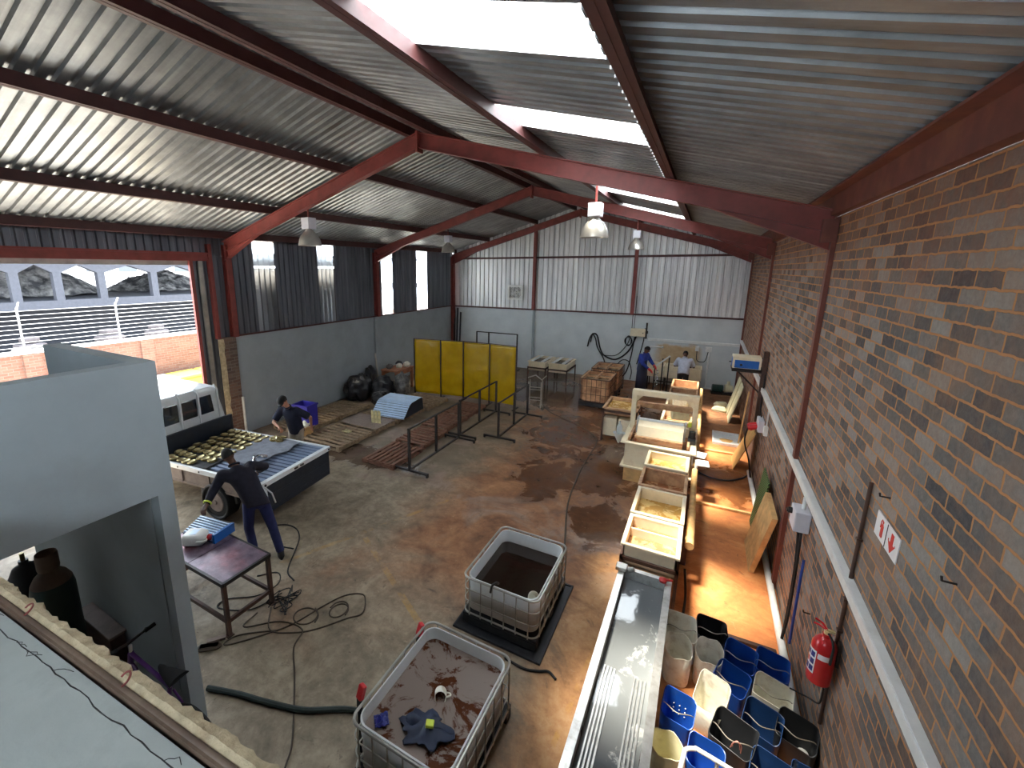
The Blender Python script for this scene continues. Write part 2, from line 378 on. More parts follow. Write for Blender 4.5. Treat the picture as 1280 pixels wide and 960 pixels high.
def floor_mat():
    n = NT('stained_concrete_floor'); c = n.xyz(); x, y = c[0], c[1]
    big = n.noise(.55, 6, .62, dist=.5); med = n.noise(1.7, 8, .66, dist=.7); fine = n.noise(8, 8, .7)
    def off(v, nz, a): return n.math('ADD', v, n.math('MULTIPLY', n.math('SUBTRACT', nz, .5), a))
    xb = off(x, big, 5.); yb = off(y, big, 5.)
    conc = n.ramp(n.math('ADD', n.math('MULTIPLY', med, .6), n.math('MULTIPLY', fine, .4)), [(.3, lin((84,72,58))), (.5, lin((136,122,102))), (.72, lin((184,168,144)))])
    rust = n.ramp(n.math('ADD', n.math('MULTIPLY', med, .65), n.math('MULTIPLY', fine, .35)), [(.3, lin((72,45,29))), (.47, lin((126,84,55))), (.62, lin((158,112,77))), (.78, lin((196,158,122)))])
    orange = n.ramp(n.math('ADD', n.math('MULTIPLY', med, .7), n.math('MULTIPLY', fine, .3)), [(.28, lin((150,86,50))), (.5, lin((198,124,70))), (.75, lin((222,168,110)))])
    grey = n.ramp(med, [(.35, lin((122,98,84))), (.7, lin((156,136,122)))])
    rf = n.math('MULTIPLY', n.step(xb, -5.4, -3.2), n.step(n.math('ADD', yb, n.math('MULTIPLY', x, -.2)), 3.6, 6.2))
    rf2 = n.math('MULTIPLY', n.step(off(x, med, 1.2), -1.5, -.9), .9)
    col = n.mix(n.math('MAXIMUM', rf, rf2), conc, rust)
    tanf = n.math('MULTIPLY', n.math('MULTIPLY', n.step(off(x, med, 1.), -1.4, -.9), n.step(off(y, med, 1.), 7.6, 6.4)), n.step(x, .2, -.1))
    col = n.mix(n.math('MULTIPLY', tanf, .75), col, n.ramp(n.math('ADD', n.math('MULTIPLY', med, .5), n.math('MULTIPLY', fine, .5)), [(.3, lin((130,84,48))), (.5, lin((184,134,84))), (.72, lin((206,172,126)))]))
    # far left: darker brown
    col = n.mix(n.math('MULTIPLY', n.step(xb, -3.6, -5.2), n.step(yb, 6., 8.5)), col, n.mix(med, lin((84,70,56)), lin((128,112,92))))
    col = n.mix(n.math('MULTIPLY', n.step(off(x, med, .5), -.05, .25), n.step(yb, 15.5, 11.5)), col, orange)
    # pale grey patches in the middle: sky reflections painted into the colour
    pale = n.math('MULTIPLY', n.ramp(n.noise(.9, 7, .6, dist=.8), [(.53, 0.), (.62, .75)]), n.math('MULTIPLY', n.step(x, .6, -.3), n.step(y, 5., 6.5)))
    col = n.mix(pale, col, grey)
    # wet, dark patches
    def blob(cx, cy, rx, ry):
        dx = n.math('DIVIDE', n.math('SUBTRACT', x, cx), rx); dy = n.math('DIVIDE', n.math('SUBTRACT', y, cy), ry)
        d = n.math('SQRT', n.math('ADD', n.math('MULTIPLY', dx, dx), n.math('MULTIPLY', dy, dy)))
        return n.step(off(d, med, 2.4), 1.15, .6)
    wet = blob(-1.6, 9.6, 1.0, 1.7)
    for a in ((-2.9,11.4,1.2,1.8), (-4.2,15.,2.4,2.2), (-1.9,13.6,1.5,1.9), (-2.6,8.6,.8,1.1), (-1.2,7.2,.7,.8), (.75,10.1,.7,1.), (-6.9,7.4,1.6,.6)): wet = n.math('MAXIMUM', wet, blob(*a))
    col = n.mix(n.math('MULTIPLY', wet, .62), col, lin((58,34,24)))
    # old scuffs and drips
    sc = n.ramp(n.noise(3.4, 9, .75, dist=1.6), [(.59, 0.), (.67, .6)])
    col = n.mix(sc, col, lin((62,50,40)))
    lt = n.ramp(n.noise(5.5, 9, .75, dist=1.2), [(.62, 0.), (.70, .5)])
    col = n.mix(lt, col, lin((196,176,150)))
    # worn yellow line paint
    def line(px, py, ang, ln, w=.05):
        ca, sa = math.cos(ang), math.sin(ang)
        u = n.math('ADD', n.math('MULTIPLY', n.math('SUBTRACT', x, px), ca), n.math('MULTIPLY', n.math('SUBTRACT', y, py), sa))
        v = n.math('ABSOLUTE', n.math('SUBTRACT', n.math('MULTIPLY', n.math('SUBTRACT', y, py), ca), n.math('MULTIPLY', n.math('SUBTRACT', x, px), sa)))
        m = n.math('MULTIPLY', n.step(v, w, w*.7), n.math('MULTIPLY', n.step(u, -.02, 0.), n.step(u, ln+.02, ln)))
        return n.math('MULTIPLY', m, n.ramp(n.noise(2.6, 8, .7), [(.46, 0.), (.62, .5)]))
    for a in FLOOR_LINES: col = n.mix(line(*a), col, lin((190,142,52)))
    n.put(n.bsdf, 'Base Color', col)
    n.put(n.bsdf, 'Roughness', n.math('MULTIPLY_ADD', wet, -.5, n.math('MULTIPLY_ADD', med, -.35, .78)))
    n.bump(n.math('ADD', n.math('MULTIPLY', fine, n.math('SUBTRACT', 1., wet)), n.math('MULTIPLY', med, .5)), .25, .012)
    return n.m
FLOOR_LINES = [(-5.27,3.72,1.15,3.2), (-4.55,4.9,-.52,2.6), (-.9,2.2,1.5,2.6,.03)]
M['floor'] = floor_mat()

def galv_roof():
    n = NT('galvanised_roof_sheet')
    v = n.scaled((.25, 5.8, 1.)); f = n.noise(1., 6, .6, v); g = n.noise(2.2, 6, .65)
    col = n.ramp(n.math('ADD', n.math('MULTIPLY', f, .5), n.math('MULTIPLY', g, .5)), [(.3, lin((104,106,108))), (.5, lin((142,144,145))), (.72, lin((178,180,180)))])
    n.set(color=col, metal=.55, rough=.42); return n.m
M['roof'] = galv_roof()
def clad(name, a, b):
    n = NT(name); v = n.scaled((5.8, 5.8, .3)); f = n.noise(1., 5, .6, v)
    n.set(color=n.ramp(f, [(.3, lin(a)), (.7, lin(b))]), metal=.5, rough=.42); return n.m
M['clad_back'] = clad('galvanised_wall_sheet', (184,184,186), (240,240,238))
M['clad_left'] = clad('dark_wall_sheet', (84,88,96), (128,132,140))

def mat_stain():
    n = NT('back_wall_stained_plaster'); c = n.xyz()
    d = n.noise(1.6, 6, .6)
    xx = n.math('ADD', c[0], n.math('MULTIPLY', n.math('SUBTRACT', d, .5), .5)); zz = n.math('ADD', c[2], n.math('MULTIPLY', n.math('SUBTRACT', d, .5), .6))
    m = n.math('MULTIPLY', n.math('MULTIPLY', n.step(xx, -1.62, -1.3), n.step(xx, .2, -.15)), n.math('MULTIPLY', n.step(zz, 1.66, 1.5), n.step(zz, -.3, .5)))
    base = n.ramp(n.noise(2, 4), [(.3, lin((196,203,206))), (.7, lin((210,216,218)))])
    n.set(color=n.mix(n.math('MULTIPLY', m, .9), base, n.ramp(n.noise(5, 5), [(.3, lin((176,142,96))), (.7, lin((200,172,126)))])), rough=.75)
    return n.m
M['plaster_back'] = mat_stain()
def green_stripes():
    n = NT('green_rubber_mat'); c = n.xyz()
    s = n.math('SINE', n.math('MULTIPLY', n.math('ADD', c[1], c[2]), 90.))
    n.set(color=n.mix(n.step(s, -.3, .3), lin((28,40,30)), lin((88,128,66))), rough=.7); return n.m
M['green_mat'] = green_stripes()
def red_plate():
    n = NT('dark_red_plate'); f = n.noise(9, 7, .65); g = n.noise(1.8, 3)  # purplish grey patches: a bluish reflection painted into the plate colour
    n.set(color=n.mix(n.ramp(g, [(.4, 0.), (.65, 1.)]), n.ramp(f, [(.3, lin((78,62,76))), (.7, lin((132,112,128)))]), n.ramp(f, [(.3, lin((98,46,56))), (.7, lin((150,86,96)))])), rough=.3, metal=.25)
    n.bump(n.noise(28, 5, .7), .3, .006); return n.m
M['red_plate'] = red_plate()
# ------------------------------------------------------------------ the building
XL, XR, YB, YS = -10.65, 1.27, 18.38, -2.0
XM, HP, HE, HR = -4.69, 2.66, 5.0, 6.683
SL = (HR-HE)/(XM-XL); OFF = .25
def zr(x): return HR - SL*abs(x-XM)          # rafter line
def ribs(u0, u1, pitch=.171, h=.036):
    """trapezoid rib profile: (u, height) from u0 to u1"""
    out = []; u = u0
    while u < u1:
        for du, hh in ((0,0),(pitch*.57,0),(pitch*.67,h),(pitch*.89,h)):
            if u+du < u1: out.append((u+du, hh))
        u += pitch
    out.append((u1, out[-1][1])); return out

b = B(); b.box(XL-.02, XR+.02, YS, YB+.02, -.25, 0)
struct(b, 'floor', M['floor'], 'rust stained concrete workshop floor')

# side and back walls
b = B(); b.box(XR, XR+.23, YS, YB+.2, 0, 5.02)
struct(b, 'wall_right', M['brick'], 'grey stock brick wall along the right side')
FW = (-2.8, .2, 3.7, 4.9)
b = B(); b.prism([(XL-.2,0),(FW[0],0),(FW[0],zr(FW[0])+.2),(XM,zr(XM)+.2),(XL-.2,zr(XL)+.2)], YS-.2, YS, 'y')
b.prism([(FW[1],0),(XR+.23,0),(XR+.23,zr(XR)+.2),(FW[1],zr(FW[1])+.2)], YS-.2, YS, 'y'); b.box(FW[0],FW[1],YS-.2,YS,0,FW[2]); b.prism([(FW[0],FW[3]),(FW[1],FW[3]),(FW[1],zr(FW[1])+.2),(FW[0],zr(FW[0])+.2)], YS-.2, YS, 'y')
struct(b, 'wall_front', M['plaster'], 'plastered front wall behind the mezzanine')
b = B(); b.box(XL-.2, XR, YB, YB+.2, 0, HP)
struct(b, 'wall_back', M['plaster_back'], 'blue grey plastered lower back wall')
b = B(); b.box(XL-.2, XL, 6.95, YB, 0, HP+.03); b.box(XL-.2, XL, YS, 1.4, 0, 4.6)
struct(b, 'wall_left', M['plaster'], 'blue grey plastered lower left wall')
b = B()
pr = ribs(XL, XR, .215, .05); rows = []
rows.append([(u, YB+.02+h, HP) for u, h in pr]); rows.append([(u, YB+.02+h, zr(u)+OFF) for u, h in pr])
b.loft(rows, cap=False, smooth=False, closed=False)
struct(b, 'wall_back_cladding', M['clad_back'], 'galvanised corrugated gable cladding on the back wall')
WIN = [(7.72,8.4),(9.98,10.66),(13.06,13.72),(15.42,16.15)]
def left_sheet(b, y0, y1, z0=HP+.03, z1=5.22):
    pr = ribs(y0, y1)
    b.loft([[(XL-.03-h, u, z0) for u, h in pr], [(XL-.03-h, u, z1) for u, h in pr]], cap=False, smooth=False, closed=False)
b = B(); y = 6.95
for w0, w1 in WIN: left_sheet(b, y, w0); y = w1
left_sheet(b, y, YB); left_sheet(b, 1.2, 6.95, 4.72)
left_sheet(b, 6.06, 6.95, 0, 4.72)
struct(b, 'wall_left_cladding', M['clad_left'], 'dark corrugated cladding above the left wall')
for i, (w0, w1) in enumerate(WIN):
    b = B(); left_sheet(b, w0, w1)
    struct(b, 'window_%d' % (i+1), M['skylight'], ['translucent strip nearest the roller doorway, mostly dark behind','second translucent strip in left cladding, mostly dark behind','bright translucent strip right of the second roof frame','bright translucent strip nearest the back left corner'][i], 'window')
b = B(); b.box(FW[0]-.05,FW[1]+.05,YS-.16,YS-.14,FW[2]-.05,FW[3]+.05)  # window added out of view to let fill light onto the near walls
struct(b, 'window_10', M['skylight'], 'added translucent window in the front wall, unseen, for fill light', 'window')
b = B(); b.box(-11.0,-10.9,7.2,11.3,2.0,4.44); b.box(-11.0,-10.9,7.2,11.3,4.5,4.7); b.box(-11.0,-10.9,7.2,11.3,4.76,4.82)
struct(b, 'wall_neighbour', M['yard_dark'], 'dark boarding standing behind the two near wall strips')

# roof
def roof_sheet(b, y0, y1, x0, x1):
    pr = ribs(y0, y1)
    b.loft([[(x0, u, zr(x0)+OFF+h) for u, h in pr], [(x1, u, zr(x1)+OFF+h) for u, h in pr]], cap=False, smooth=False, closed=False)
SKX = (-2.5, -.78); SKY = [(2.72,3.46),(5.06,5.94),(8.05,8.8),(10.68,11.68),(13.98,14.85)]
b = B()
roof_sheet(b, YS, YB+.3, XL-.3, XM); roof_sheet(b, YS, YB+.3, XM, SKX[0]); roof_sheet(b, YS, YB+.3, SKX[1], XR+.4)
y = YS
for s0, s1 in SKY: roof_sheet(b, y, s0, *SKX); y = s1
roof_sheet(b, y, YB+.3, *SKX)
struct(b, 'ceiling', M['roof'], 'corrugated galvanised roof sheeting seen from below')
for i, (s0, s1) in enumerate(SKY):
    b = B(); roof_sheet(b, s0, s1, *SKX)
    struct(b, 'window_%d' % (i+5), M['skylight'], 'glowing translucent roof sheet, number %s from the camera' % ['one','two','three','four','five'][i], 'skylight')

# steel
def ibeam(b, p, q, dep, wid, up=(0,0,1), t=.014):
    p = Vector(p); q = Vector(q); d = (q-p).normalized(); u = Vector(up); u = (u - d*u.dot(d)).normalized()
    b.beam(p+u*(dep/2-t/2), q+u*(dep/2-t/2), wid, t, u); b.beam(p-u*(dep/2-t/2), q-u*(dep/2-t/2), wid, t, u)
    b.beam(p, q, t, dep-2*t, u)
LAB = ['nearest the camera', 'in the middle of the hall', 'against the back gable']
for i, Y in enumerate((6.9, 12.63, 18.22)):
    t = thing('portal_frame', 'red oxide steel portal frame ' + LAB[i], 'steel frame'); t['kind'] = 'structure'
    dz = -.06
    for s, xe in ((-1, XL+.06), (1, XR-.06)):
        b = B(); ibeam(b, (xe,Y,zr(xe)+dz), (XM,Y,HR+dz), .25, .13)
        x1 = xe - s*1.3
        zt = lambda x: zr(x)+dz-.125
        b.prism([(xe, zt(xe)-.2), (xe, zt(xe)), (x1, zt(x1))], Y-.01, Y+.01, 'y')
        b.beam((xe, Y, zt(xe)-.2), (x1, Y, zt(x1)), .12, .012)
        b.obj('rafter', M['red_steel'], t)
    b = B(); b.box(XM-.02, XM+.02, Y-.09, Y+.09, HR+dz-.2, HR+dz+.14); b.obj('apex_plate', M['red_steel'], t)
    b = B(); ibeam(b, (XL+.08, Y, HP+.03 if i < 2 else 0), (XL+.08, Y, HE), .18, .14, (1,0,0)); b.obj('column', M['red_steel'], t)
    b = B(); b.box(XR-.05, XR-.002, Y-.06, Y+.06, 0, HE); b.box(XR-.16, XR-.02, Y-.1, Y+.1, 4.72, 4.98); b.obj('column', M['red_dusty'], t)
for k, x in enumerate((-10.42, -8.72, -6.5, -4.9, -4.46, -2.4, -.62)):
    b = B(); z = zr(x)+OFF
    b.beam((x,YS,z-.09), (x,YB-.1,z-.09), .055, .17, (SL if x < XM else -SL, 0, 1) if False else (0,0,1))
    b.beam((x+.03,YS,z-.165), (x+.03,YB-.1,z-.165), .09, .012)
    struct(b, 'roof_purlin', M['purlin'], 'dark red roof purlin, number %s from the left eave' % ['one','two','three','four','five','six','seven'][k], 'purlin')
b = B(); b.box(XR-.09, XR-.001, YS, YB-.2, 5.02, 5.28); b.box(XR-.2, XR-.09, YS, YB-.2, 5.25, 5.27)
struct(b, 'eave_beam', M['red_dusty'], 'red steel eave beam on top of the right brick wall', 'beam')
b = B()
b.box(XL+.0, XL+.06, 1.2, 6.5, 4.6, 4.78); b.box(XL+.0, XL+.1, 1.2, 6.5, 4.76, 4.8)
b.box(XL-.02, XL+.05, 5.98, 6.06, 0, 4.6); b.box(XL-.02, XL+.09, 6.43, 6.52, 2.68, 5.0)
struct(b, 'door_frame', M['red_steel'], 'red steel frame around the open roller doorway', 'door frame')
b = B(); b.box(XL-.06, XL-.02, 1.2, 6.0, 4.5, 4.62); b.box(XL-.03, XL+.03, 6.2, 6.3, 0, 4.6)
struct(b, 'trim_door', M['galv'], 'grey steel guide and lintel strip at the roller doorway', 'trim')
b = B(); b.box(XL-.25, XL+.04, 6.5, 6.95, 0, HP+.03); struct(b, 'brick_pier', M['brick_pier'], 'short exposed brick pier beside the doorway', 'pier')
b = B()
pts = []
for k in range(28):
    z = HP*k/27; pts.append((6.46, 6.60+.05*mnoise.noise((z*5, 0, 3)), z))
b.loft([[(XL+.03, p[0], p[2]), (XL+.03, p[1], p[2]), (XL+.06, p[1], p[2]), (XL+.06, p[0], p[2])] for p in pts], smooth=False)
struct(b, 'trim_pier', M['rough_plaster'], 'broken plaster edge on the brick pier', 'trim')
b = B(); b.cyl((XL+.09, 6.93, 0), (XL+.09, 6.93, 1.05), .035)
single(b, 'down_pipe', M['conduit'], 'short white pipe standing against the brick pier', 'pipe')
# back gable steel
b = B()
for x in (-6.55, -2.48): ibeam(b, (x, YB-.08, HP), (x, YB-.08, zr(x)+.1), .14, .12, (0,1,0))
struct(b, 'gable_post', M['red_steel'], 'red steel posts standing on the back wall', 'post')
b = B(); b.box(XL, XR, YB-.04, YB+.015, 4.86, 4.94); b.box(XL, XR, YB-.05, YB+.02, HP-.01, HP+.05); b.box(XL-.02, XL+.05, 6.95, YB, HP+.02, HP+.06)
struct(b, 'cladding_rail', M['purlin'], 'dark steel rails carrying the wall cladding', 'rail')

# near left: plastered stair enclosure with a big opening, mezzanine edge under the camera
b = B()
CX, CY, CT = -3.92, 1.83, 3.66
b.box(CX-.14, CX, -1.6, CY, 2.5, CT); b.box(CX-.14, CX, CY-.13, CY, 0, 2.5)
b.box(-5.75, CX-.14, CY-.14, CY, 2.4, CT); b.box(-7.4, CX-.14, CY-.14, CY, 0, 2.4)
struct(b, 'wall_enclosure', M['plaster'], 'plastered enclosure wall with a wide opening at near left')
b = B(); b.box(-7.4, CX-.14, -1.99, CY-.14, 2.5, 2.62)  # unseen slab added to keep the enclosure interior dark
struct(b, 'enclosure_shade_slab', M['plaster_dark'], 'unseen ceiling slab added to darken the enclosure')
ex = lambda x: .47 + (x+2.66)*.06
b = B()
XA, XB = -3.76, 1.2
b.prism([(XA,-1.9),(XB,-1.9),(XB,ex(XB)-.03),(XA,ex(XA)-.03)], 2.72, 2.9)
struct(b, 'floor_mezzanine', M['slab'], 'grey painted mezzanine slab in the near left corner')
b = B(); n = 190; ra = []
for k in range(n+1):
    x = XA+(XB-XA)*k/n; y = ex(x); w = .062+.016*mnoise.noise((x*7,1,0))+.014*mnoise.noise((x*26,5,0))+.01*mnoise.noise((x*70,2,0))
    ra.append([(x,y+.015,2.7),(x,y+.01,2.915),(x,y+.03,2.925+.01*mnoise.noise((x*20,0,0))),(x,y+w,2.915+.012*mnoise.noise((x*15,3,0))),(x,y+w+.005,2.84),(x,y+w-.02,2.7)])
b.loft(ra, smooth=False)
struct(b, 'trim_1', M['rough_plaster'], 'broken plaster lip along the mezzanine edge', 'trim')
b = B(); b.beam((XA,ex(XA)-.008,2.89),(XB,ex(XB)-.008,2.89),.022,.05); b.tube([(XA,ex(XA)+.0,2.91),(XB,ex(XB)+.0,2.91)],.011,10)
struct(b, 'trim_2', M['brown_trim'], 'brown rounded steel edge along the mezzanine', 'trim')
b = B(); random.seed(3)
pts = [(x, ex(x)-.075+random.uniform(-.006,.006), 2.9) for x in [XA+(XB-XA)*k/90 for k in range(91)]]
b.loft([[(p[0],p[1]-.002-random.random()*.002,2.899),(p[0],p[1]+.002+random.random()*.004,2.899),(p[0],p[1],2.9015)] for p in pts], smooth=False)
for k in range(9):
    x = random.uniform(-3., -.9); y = ex(x)-.075
    q = [(x,y,2.9)]
    for j in range(4): q.append((q[-1][0]+random.uniform(.005,.03), q[-1][1]+random.uniform(-.012,.018), 2.9))
    b.tube(q, .0014, 5)
struct(b, 'trim_3', M['black_steel'], 'dark crack line in the mezzanine screed', 'trim')
b = B()
for x in (-2.45, -1.7): b.tube([(x+.02*math.cos(a), ex(x)+.0+.035*math.sin(a)*.6+.01, 2.94+.014*math.sin(a)) for a in [PI*k/8 for k in range(-2,9)]], .004, 6)
struct(b, 'trim_4', M['red_steel'], 'rusty wire ties on the mezzanine edge', 'trim')

# yard outside the roller doorway
b = B(); b.box(-60, XL-.02, -25, 45, -.3, -.02)
struct(b, 'yard_ground', M['yard_floor'], 'concrete yard outside the doorway, paled to bounce light indoors', 'ground')
b = B(); b.box(-17.25,-17,-6,22,-.02,2.0)
for y in (4.7, 7.75, 10.8, 13.85): b.box(-17.0,-16.93,y-.2,y+.2,-.02,2.0)
w = struct(b, 'wall_yard', M['yard_brick'], 'orange face brick boundary wall in the yard')
b = B(); b.box(-17.3,-16.95,-6,22,2.0,2.07)
struct(b, 'wall_yard_coping', M['fence_wire'], 'white coping on the yard wall', 'coping')
# ------------------------------------------------------------------ beyond the doorway
t = thing('security_fence', 'white horizontal wire fence on top of the yard wall', 'fence', (-17.12, 0, 2.072))
for y in (4.62, 7.05, 9.75, 12.4):
    b = B(); b.box(-.02,.02,y-.018,y+.018,0,1.25); b.beam((0,y,1.2),(.25,y,1.42),.03,.03); b.obj('post', M['fence_wire'], t)
for k in range(9):
    b = B(); b.tube([(.03,-4,.12+.13*k),(.03,8,.12+.13*k),(.03,20,.12+.13*k)], .0045, 5); b.obj('wire', M['fence_wire'], t)
for i, y in enumerate((7.55, 8.55, 9.6)):
    b = B(); b.box(-.5,.5,-.45,.45,.0,.62); b.box(-.55,.55,-.5,.5,.62,.72)
    single(b, 'yellow_bin' if i else 'white_bin', M['yellow_bin' if i else 'white_plastic'], ['white bin standing along the yard wall, farthest left','yellow bin along the yard wall beside the white one','yellow bin along the yard wall, nearest the door jamb'][i], 'bin', (-16.2, y, 0), bevel=.04)
# raised covered platform with concrete columns
t = thing('covered_platform', 'grey concrete covered platform behind the wire fence', 'platform', (-27, 0, 0)); 
b = B(); b.box(-16,0,-10,40,2.55,2.95); b.box(-6.5,-6.0,-10,40,-.2,2.9); b.obj('deck', M['yard_concrete'], t)
ys = [5.6, 7.42, 8.95, 10.72, 13.2, 15.7, 18.2]
for y in ys:
    b = B(); b.box(-.35,0,y-.16,y+.16,2.95,4.75); b.obj('column', M['yard_concrete'], t)
b = B()
for a, c in zip(ys, ys[1:]):
    m = (a+c)/2
    b.prism([(a,4.25),(a+.16,4.25),(m,4.62),(c-.16,4.25),(c,4.25),(c,5.3),(a,5.3)], -.36, .01, 'x')
b.obj('beam', M['yard_concrete'], t)
b = B(); b.box(-13,.6,-10,40,5.3,5.5); b.obj('roof', M['yard_concrete'], t)  # roof carried far back, out of view, to shade the scrap heaps
for i, y in enumerate((7.2, 10.2, 12.4)):
    b = B(); b.box(-.4,.4,-.5,.5,0,1.2); b.box(-.3,.3,-.3,.3,1.2,1.5)
    single(b, 'scrap_bale', M['yard_dark'], ['dark scrap bale under the platform, farthest left','dark scrap bale under the middle of the platform','dark scrap bale under the platform, nearest the door jamb'][i], 'bale', (-25.9, y, 0), .3*i, bevel=.1)
random.seed(11)
def heap(x, y, r, h, z, name, label, m):
    b = B()
    def fn(u, v):
        a = 2*PI*u; q = v; rr = r*q*(1+.25*mnoise.noise((math.cos(a)*1.5+x, math.sin(a)*1.5, 1)))
        px, py = rr*math.cos(a), rr*1.5*math.sin(a)
        hh = h*(1-q**1.6)+ (.32*mnoise.noise((px*1.6,py*1.6,x))+.22*mnoise.noise((px*4,py*4,7)))*(1-q*.5)
        return (px, py, max(hh, 0) - .05)
    b.grid(fn, 72, 26, smooth=False)
    return tag(b.obj(name, m, None, (x,y,z)), label, 'scrap heap', None, 'stuff')
heap(-34, 9.2, 3.0, 2.0, 3.01, 'scrap_heap', 'pale heap of loose scrap behind the left platform columns', M['scrap'])
heap(-35, 17.6, 2.4, 1.3, 3.01, 'scrap_heap', 'grey heap of loose scrap behind the middle platform columns', M['scrap'])
heap(-22.2, 6.2, 2.3, 1.5, 0, 'scrap_heap', 'pale heap of scrap sheeting just beyond the fence', M['scrap_in_sun'])
heap(-22.2, 13.4, 2.0, 1.2, 0, 'scrap_heap', 'low grey heap of scrap beyond the fence, nearer the door jamb', M['scrap_in_sun'])
t = thing('far_building', 'pale far building with red brick bands and dark windows', 'building', (-48, 24, 0))
b = B(); b.box(-3,0,-8,18,0,9); b.obj('wall', M['fence_wire'], t)
b = B(); b.box(-.02,.04,-8,18,5.4,6.2); b.box(-.02,.04,-8,18,7.6,8.3); b.obj('brick_band', M['yard_brick'], t)
for y in (-6,-3.5,-1,1.5,4,6.5):
    for z in (4.2, 6.5):
        b = B(); b.box(-.02,.06,y,y+1.5,z,z+.9); b.obj('window', M['glass'], t)
# ------------------------------------------------------------------ fixtures on walls and roof
b = B(); b.box(XR-.06, XR-.001, 1.2, YB-.001, 1.86, 1.96); b.box(XR-.066, XR-.06, 1.2, YB-.001, 1.868, 1.952)
single(b, 'cable_trunking', M['conduit'], 'long white cable trunking along the right brick wall', 'trunking', bevel=.006)
b = B(); b.box(-1.82, XR-.06, YB-.06, YB-.001, 1.68, 1.78)
single(b, 'cable_trunking', M['conduit'], 'white cable trunking along the back wall above the stain', 'trunking', bevel=.006)
b = B(); b.tube([(1.21,3.6,.06),(1.2,4.6,.06),(1.2,7,.05),(1.21,9,.05),(1.21,10.9,.05)], .042, 12)
single(b, 'floor_pipe', M['conduit'], 'white plastic pipe lying along the foot of the brick wall', 'pipe')
for y, lab, mm in ((8.9,'wooden batten across the walkway, second from the buckets','pine'),(11.85,'wooden batten across the walkway beside the leaning plywood board','pine'),(5.52,'dark batten across the walkway just behind the buckets','brown_steel')):
    b = B(); b.box(.17,1.14,-.03,.03,.001,.05); single(b, 'floor_batten', M[mm], lab, 'batten', (0,y,0), .02, bevel=.008)

# fire extinguisher
t = thing('fire_extinguisher', 'red fire extinguisher hanging on the brick wall', 'fire extinguisher', (1.165, 4.2, .96))
b = B(); b.lathe([(0,0),(.07,.0),(.082,.012),(.084,.04),(.084,.36),(.07,.4),(.045,.43),(.028,.44),(.028,.47),(0,.47)], 28); b.obj('cylinder', M['red'], t)
b = B(); b.cyl((0,0,.455),(0,0,.5),.022); b.box(-.012,.05,-.012,.012,.49,.51); b.obj('valve', M['brass'], t)
b = B(); b.tube([(0,0,.5),(-.03,.03,.535),(-.075,.055,.545)], .009, 8); b.tube([(0,0,.5),(-.05,.04,.505),(-.08,.055,.5)], .008, 8); b.obj('handle', M['red'], t)
b = B(); b.tube(spline([(0,0,.49),(.02,-.06,.47),(.03,-.1,.42),(.03,-.1,.34),(.03,-.095,.26)]), .009, 8); b.obj('hose', M['rubber'], t)
def curved_patch(b, a0, a1, z0, z1, r):
    n = 10; b.loft([[(r*math.cos(a0+(a1-a0)*k/n), r*math.sin(a0+(a1-a0)*k/n), z) for k in range(n+1)] for z in (z0, z1)], cap=False, closed=False)
b = B(); curved_patch(b, 2.9, 4.0, .1, .32, .0852); lb = b.obj('label', M['white_sign'], t)
for k in range(3):
    for j in range(2):
        b = B(); curved_patch(b, 2.98+.5*j, 3.4+.5*j, .115+.068*k, .165+.068*k, .0858); b.obj('label_block', M['blue_label' if (k+j)%2 == 0 or k != 1 else 'red'], lb)
b = B(); curved_patch(b, 4.1, 5.0, .26, .31, .0852); b.obj('paper_tag', M['white_sign'], t)
b = B(); b.box(.085,.104,-.03,.03,.2,.42); b.obj('bracket', M['black_steel'], t)
t = thing('fire_sign', 'white sign with red extinguisher and red down arrow', 'sign', (1.262, 3.84, 2.585))
b = B(); b.box(0,.006,-.215,.215,-.09,.09); b.obj('plate', M['white_sign'], t)
b = B()
b.prism([(.07,-.06),(.10,-.06),(.105,-.05),(.105,.025),(.092,.04),(.078,.04),(.065,.025),(.065,-.05)], -.003, 0, 'x'); b.prism([(.08,.042),(.09,.042),(.09,.055),(.105,.062),(.105,.068),(.07,.06)], -.003, 0, 'x'); b.prism([(.11,.055),(.117,.055),(.122,.0),(.115,.0)], -.003, 0, 'x')
b.obj('extinguisher_symbol', M['red_plain'], t)
b = B(); b.prism([(-.085,.065),(-.125,.065),(-.125,-.005),(-.16,-.005),(-.16,.012),(-.165,.0),(-.105,-.07),(-.045,.0),(-.05,.012),(-.05,-.005),(-.085,-.005)], -.003, 0, 'x'); b.obj('arrow', M['red_plain'], t)
b = B(); b.box(-.002,0,-.004,.004,-.085,.085); b.obj('divider', M['black_steel'], t)
# pipes, hooks, junction box on the brick wall
b = B(); b.tube([(1.25,4.25,.5),(1.25,4.25,2.8)], .014, 10)
for z in (1.45, 1.75, 2.3): b.box(1.232,1.268,4.23,4.27,z,z+.02)
single(b, 'wall_pipe', M['brown_steel'], 'thin dark pipe rising behind the fire extinguisher', 'pipe')
for y, z, lab in ((3.93,2.83,'small dark hook in the brickwork above the fire sign'),(2.96,2.82,'small dark hook in the brickwork nearest the camera'),(5.15,.92,'small dark hook in the brickwork left of the extinguisher')):
    b = B(); b.tube([(.03,0,0),(-.02,0,0),(-.035,0,.0),(-.04,0,.025)], .006, 6); single(b, 'wall_hook', M['black_steel'], lab, 'hook', (1.25,y,z))
t = thing('junction_box', 'grey electrical isolator box below the wall trunking', 'electrical box', (1.19, 5.85, 1.62))
b = B(); b.box(-.07,.078,-.13,.13,-.12,.12); b.obj('body', M['lamp_box'], t, bevel=.012)
b = B(); b.cyl((-.07,.05,.05),(-.11,.05,.05),.035); b.box(-.125,-.105,.02,.08,.04,.06); b.obj('switch', M['black_plastic'], t)
